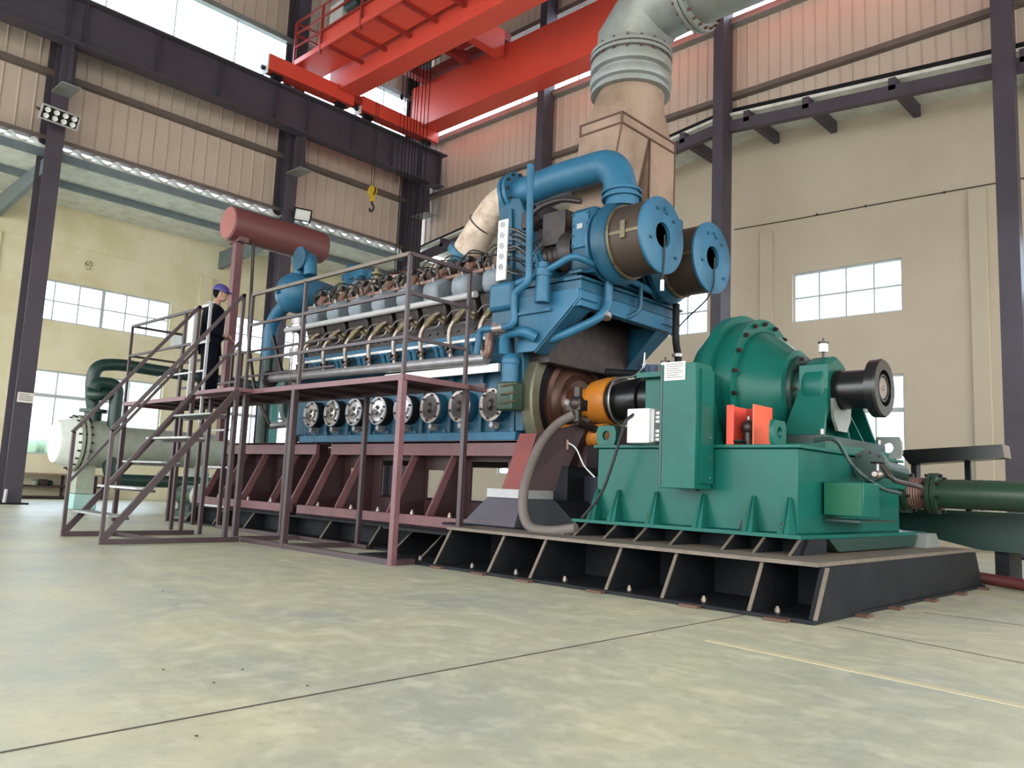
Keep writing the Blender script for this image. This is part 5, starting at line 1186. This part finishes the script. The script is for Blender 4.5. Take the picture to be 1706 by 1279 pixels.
# ================================================================ EXPANSION TANK
tk = thing('expansion_tank', 'round maroon expansion tank on two posts above the engine bed', 'tank', (-13.1, 7.2, 1.4))
MB().lathe((-13.1,6.3,5.2),(0,1,0),[(0,.0),(.0,.27),(.012,.3),(1.86,.3),(1.9,.29),(1.96,.2),(1.98,.0)],40).build('tank_shell', M['tank'], tk)
MB().lathe((-13.1,6.29,5.2),(0,1,0),[(0,.0),(.0,.28),(.02,.28)],40).build('end_cover', mat('tank_end',(152,92,88),.45), tk)
for y in (6.52, 7.9):
    MB().box(-13.17,-13.03,y-.07,y+.07,1.4,4.93).build('post', M['maroon'], tk, bevel=.005)
    MB().box(-13.3,-12.9,y-.09,y+.09,4.88,4.96).build('saddle', M['maroon'], tk)
MB().tube(fillet([(-13.0,6.75,4.95),(-13.0,6.78,4.3),(-12.9,6.75,3.2),(-12.4,6.7,2.2),(-12.2,6.9,1.7)],.3,6),.028,10).build('drain_pipe', M['darkmetal'], tk)
MB().cyl((-13.0,7.72,4.4),(-13.0,7.72,4.95),.02,10).build('sight_pipe', M['alu'], tk)
MB().cyl((-13.05,7.97,4.35),(-12.85,8.05,4.35),.04,10).box(-12.9,-12.82,8.0,8.1,4.3,4.42).build('valve', M['darkmetal'], tk)

# ================================================================ EXHAUST DUCT
ed = thing('exhaust_duct', 'brown sheet-clad exhaust duct rising from the turbochargers to the grey pipe', 'duct', (-5.6,7.75,4.0))
dx0, dx1, dy0, dy1 = -5.95, -5.33, 7.2, 8.33
MB().box(dx0, dx1, dy0, dy1, 5.01, 5.14).build('collar_band', M['duct'], ed)
sm = MB()
for z in (5.01, 5.14):
    for p_, q_ in (((dx0,dy0,z),(dx1,dy0,z)),((dx1,dy0,z),(dx1,dy1,z))): sm.bar(p_, q_, .028, .02)
for x, y in ((dx1,dy0),(dx0,dy0),(dx1,dy1)): sm.bar((x,y,5.0),(x,y,5.15),.022)
sm.build('angle_seam', M['seam'], ed)
# transition square -> round
b = MB(); N = 32; cxx, cyy, rr_ = -5.6, 7.73, .42; vs = []
for k in range(N):
    a_ = 2*PI*k/N; ca, sa = math.cos(a_), math.sin(a_); hx, hy = (dx1-dx0)/2, (dy1-dy0)/2; mxx, myy = (dx0+dx1)/2, (dy0+dy1)/2
    q_ = max(abs(ca)/hx, abs(sa)/hy); vs.append((mxx+ca/q_, myy+sa/q_, 5.15)); 
for k in range(N):
    a_ = 2*PI*k/N; vs.append((cxx+rr_*math.cos(a_), cyy+rr_*math.sin(a_), 5.62))
b.add(vs, [(k,(k+1)%N,N+(k+1)%N,N+k) for k in range(N)]); b.build('transition_hood', M['duct'], ed, smooth=25)
MB().ball((-5.9,7.45,5.35),.03,8,6).build('hood_plug', M['seam'], ed)
for (ya, yb, yc, yd, lab) in ((7.12,7.6,7.2,7.75,'near'),(7.78,8.33,7.78,8.33,'far')):
    b = MB(); b.hexa([(dx0-.1,ya,3.9),(dx1-.15 if ya < 7.5 else dx1,ya,3.9),(dx1-.15 if ya < 7.5 else dx1,yb,3.9),(dx0-.1,yb,3.9)], [(dx0,yc,5.01),(dx1,yc,5.01),(dx1,yd,5.01),(dx0,yd,5.01)])
    lg_ = b.build('duct_leg', M['duct'], ed)
    s2 = MB(); x3 = dx1-.15 if ya < 7.5 else dx1
    for (y3, y4) in ((ya,yc),(yb,yd)): s2.bar((x3,y3,3.9),(dx1,y4,5.01),.018)
    s2.build('leg_seam', M['seam'], lg_)
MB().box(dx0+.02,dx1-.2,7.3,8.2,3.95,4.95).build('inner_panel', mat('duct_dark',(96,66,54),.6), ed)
ep = thing('exhaust_pipe', 'fat grey exhaust pipe with mitred elbow leaving at the top of the picture', 'pipe', (-5.6,7.73,6))
MB().lathe((-5.6,7.73,5.58),(0,0,1),[(0,.42),(0,.49),(.04,.49),(.04,.46),(.08,.46),(.1,.5),(.15,.51),(.2,.5),(.22,.45),(.26,.45),(.28,.5),(.34,.51),(.4,.5),(.42,.46),(.44,.46),(.44,.51),(.48,.51),(.48,.47),(.5,.47),(.5,.51),(.54,.51),(.54,.44)],48).build('expansion_bellows', M['galv'], ep)
bl_ = MB()
for k in range(18):
    a_ = 2*PI*k/18; x, y = -5.6+.488*math.cos(a_), 7.73+.488*math.sin(a_); bl_.cyl((x,y,6.0),(x,y,6.15),.016,6)
for k in range(18):
    a_ = 2*PI*k/18; x, y = -5.6+.488*math.cos(a_), 7.73+.488*math.sin(a_); MB().cyl((x,y,5.99),(x,y,6.15),.017,6).build('flange_bolt', M['seam'], ep)
pth = [V(-5.6,7.73,6.12),V(-5.6,7.73,6.35),V(-5.33,7.73,6.68),V(-4.98,7.73,6.8),V(-4.74,7.73,6.8)]
dz_ = 6.63-6.8
pth = [V(-5.6,7.73,6.12),V(-5.6,7.73,6.3),V(-5.3,7.73,6.62),V(-4.95,7.73,6.68),V(-4.74,7.73,6.68)]
MB().tube(pth,.44,40).build('mitred_elbow', M['galv'], ep, smooth=20)
MB().cyl((-4.66,7.73,6.68),(4,7.73,6.68),.44,40).build('pipe_run', M['galv'], ep)
for x in (-4.75,-4.69): MB().lathe((x,7.73,6.68),ax,[(0,.43),(0,.53),(.045,.53),(.045,.43)],44).build('flange', M['galv'], ep)
for k in range(24):
    a_ = 2*PI*k/24; y, z = 7.73+.5*math.cos(a_), 6.68+.5*math.sin(a_); MB().cyl((-4.79,y,z),(-4.6,y,z),.016,6).build('flange_bolt', M['seam'], ep)

ed.location += Vector((-.28,.38,.25)); ed.scale = (1.045,)*3
ep.location += Vector((-.28,.37,.37)); ep.scale = (1.045,)*3
# ================================================================ COOLER behind the stairs
CXc = -18.0; cz = 1.35
cl = thing('heat_exchanger', 'large grey-green cylindrical cooler with a pale end cover behind the stairs', 'cooler', (CXc,7.2,0))
MB().lathe((CXc,5.42,cz),(0,1,0),[(0,.0),(.0,.42),(.03,.44),(.3,.5),(.34,.52)],40).build('end_cover', mat('pale_cover',(206,210,204),.5), cl, label='pale end cover')
for k in range(2): MB().lathe((CXc,5.76+.1*k,cz),(0,1,0),[(0,.4),(0,.58),(.06,.58),(.06,.4)],40).build('flange', M['chill'], cl)
for k in range(20):
    a_ = 2*PI*k/20; x, z = CXc+.55*math.cos(a_), cz+.55*math.sin(a_); MB().cyl((x,5.7,z),(x,5.98,z),.02,6).build('flange_bolt', M['darkmetal'], cl)
MB().lathe((CXc,5.92,cz),(0,1,0),[(0,.5),(.55,.5),(.8,.4),(3.0,.4),(3.2,.3),(3.25,.0)],40).build('shell', M['chill'], cl)
for y in (5.85,8.3): MB().box(CXc-.2,CXc+.2,y,y+.34,.32,cz-.3).build('saddle_leg', M['chill'], cl)
MB().cyl((CXc,6.1,cz+.45),(CXc,6.1,2.0),.17,24).lathe((CXc,6.1,2.0),(0,0,1),[(0,.27),(.07,.27)],24).build('nozzle', M['dgreen'], cl)
MB().tube(fillet([(CXc,6.1,2.05),(CXc,6.05,2.25),(CXc,6.0,2.6),(CXc,6.05,3.0),(CXc,6.5,3.08),(CXc,11.5,2.95)],.5,10),.13,24).build('upper_pipe', M['dgreen'], cl)
MB().tube(fillet([(CXc+.3,5.95,2.45),(CXc+.3,6.0,2.6),(CXc+.3,6.42,2.62),(CXc+.3,6.42,.62),(CXc+.3,11,.62)],.32,10),.13,24).build('lower_pipe', M['dgreen'], cl)
MB().tube(fillet([(CXc,6.05,2.55),(CXc+.15,5.95,2.35),(CXc+.3,6.05,2.35),(CXc+.3,6.3,2.4)],.1,5),.12,20).build('cross_pipe', M['dgreen'], cl)
for y in (7.6,8.2): MB().cyl((CXc,y,cz+.38),(CXc,y,cz+.52),.03,8).build('vent', M['darkmetal'], cl)
tag(MB().box(CXc-.25,CXc+.3,5.8,6.25,0,.31).build('support_block', M['paleg'], bevel=.02), 'pale blue-green block under the near end of the cooler', 'block')
tag(MB().box(CXc-.25,CXc+.3,8.25,8.7,0,.31).build('support_block', M['pgreen'], bevel=.02), 'green block under the far end of the cooler', 'block')
t = thing('green_header', 'teal vertical pipe with dark angled branch at the free end of the engine', 'pipe', (-14.4,8.2,0))
MB().cyl((-14.6,8.3,.0),(-14.6,8.3,2.9),.12,20).build('riser', mat('teal_pipe',(52,128,120),.4), t)
MB().tube(fillet([(-14.0,8.2,2.9),(-14.0,8.2,2.1),(-13.4,8.2,1.6),(-12.4,8.1,1.55)],.25,6),.12,20).build('branch', M['dgreen'], t)
MB().cyl((-12.9,7.3,1.72),(-12.1,7.3,1.74),.06,14).build('hose_stub', M['alu'], t)
tag(MB().box(-15.2,-13.9,9.0,9.5,0,.55).build('plinth', M['pgreen'], bevel=.02), 'low green plinth behind the engine bed at the left', 'plinth')
# low green skid items left of the bed
t = thing('pump_unit', 'small green pump unit on the floor between cooler and engine bed', 'pump', (-15.4,7.2,0))
MB().box(-15.9,-14.8,6.9,7.5,.0,.12).build('base', M['dgreen'], t); MB().cyl((-15.8,7.2,.4),(-15.1,7.2,.4),.2,20).build('motor', M['pgreen'], t); MB().lathe((-15.05,7.2,.4),ax,[(0,.12),(0,.24),(.12,.24),(.16,.1)],20).build('casing', M['chill'], t)
MB().box(-15.7,-15.2,7.05,7.35,.12,.25).build('foot', M['dgreen'], t); MB().cyl((-14.98,7.2,.5),(-14.98,7.2,.85),.07,14).build('outlet', M['paleg'], t)
# bench with oddments along the wall
bn = thing('wall_bench', 'low brown steel shelf rack along the left wall', 'shelf', (-23.5,7,0))
for z in (.05,.33): MB().box(-23.9,-23.3,5.6,8.4,z-.03,z+.01).build('shelf', M['maroon_d'], bn)
MB().box(-23.95,-23.3,5.6,8.4,.62,.66).build('worktop', M['duct'], bn)
for x in (-23.88,-23.32):
    for y in (5.65,7.5,8.35): MB().box(x-.03,x+.03,y-.03,y+.03,0,.62).build('leg', M['maroon_d'], bn)
for k, (y, r_) in enumerate(((6.75,.08),(6.95,.1),(7.1,.07))):
    b = MB().cyl((-23.6,y,.341),(-23.55,y,.341+r_*1.6),r_,12) if k != 1 else MB().box(-23.7,-23.45,y-.1,y+.08,.341,.5)
    tag(b.build(['valve_body','pump_casing','pipe_fitting'][k], [M['chill'],M['darkmetal'],M['pgreen']][k], bevel=.01), ['pale round fitting on the shelf rack','dark cast part in the middle of the shelf rack','small green fitting right of the dark cast part'][k], 'part')
# sign on the left column, sign stripe
sg = MB().box(-19.825,-19.82,5.14,5.46,2.2,2.42).build('column_notice', M['paper']); tag(sg, 'pinkish-white notice strapped on the leftmost column', 'notice')
b = MB()
for k in range(4): b.box(-19.82,-19.818,5.17,5.43-(.06 if k == 3 else 0),2.25+k*.04,2.262+k*.04)
b.build('print', M['ink'], sg)
tag(MB().cyl((-19.7,5.1,.036),(-19.72,5.12,.32),.035,12).build('tube_offcut', M['alum_l']), 'pale tube leaning at the foot of the leftmost column', 'tube')
# debris on floor
for k, (px_, py_) in enumerate(((271,985),(327,1227),(356,1138),(404,1116),(512,1143),(272,1116))):
    c = PZ(px_,py_,.004); tag(MB().ball(c+V(0,0,.003),  .006,7,5,1.6,1,.4).build('dirt_speck', M['ink']), 'tiny dark crumb of dirt on the pale floor', 'dirt', 'dirt crumbs on the floor')

# ================================================================ OUTSIDE
M['ground'] = mat('outside_ground', (190,192,186), .9); M['facade'] = mat('outside_facade', (226,228,230), .9); M['fwin'] = mat('outside_window', (150,165,178), .4)
g_ = struct(MB().box(-90, 60, 18.2, 90, -.5, -.3).box(-90, -24.4, -40, 18.2, -.5, -.3), 'floor_outside', M['ground']); g_['label'] = 'pale ground outside the windows'
def building(x, y, w_, d_, h_, label):
    t = thing('distant_building', label, 'building', (x,y,-.3)); wl_ = MB().box(x-w_/2,x+w_/2,y-d_/2,y+d_/2,-.3,h_).build('walls', M['facade'], t)
    MB().box(x-w_/2-.3,x+w_/2+.3,y-d_/2-.3,y+d_/2+.3,h_,h_+.4).build('roof', M['galv'], t)
    for z in range(2, int(h_)-1, 3):
        for k in range(int(w_//3)): MB().box(x-w_/2+1+k*3,x-w_/2+2.2+k*3,y-d_/2-.03,y-d_/2,z,z+1.4).build('window', M['fwin'], wl_)
        for k in range(int(d_//3)): MB().box(x+w_/2,x+w_/2+.03,y-d_/2+1+k*3,y-d_/2+2.2+k*3,z,z+1.4).build('window', M['fwin'], wl_)
building(-62,24,10,14,6.5,'pale low building seen faintly through the left windows')
building(-58,8,8,9,4.5,'small pale house seen through the lower left window')
M['leaf'] = mat('foliage', (128,146,120), .9, bump=1, bscale=3)
for k, (x, y, r_) in enumerate(((-44,12,1.6),(-46,16,1.9))):
    t = thing('bush', ['rounded pale green bush outside the lower left window','larger pale green bush right of the first one outside'][k], 'bush', (x,y,-.3)); b = MB(); rb = random.Random(k)
    for j_ in range(14): b.ball((x+(rb.random()-.5)*r_*1.6,y+(rb.random()-.5)*r_*1.6,.3+rb.random()*r_),r_*(.25+.2*rb.random()),10,8)
    b.build('foliage', M['leaf'], t); MB().cyl((x,y,-.3),(x,y,.5),.12,8).build('stem', M['seam'], t)
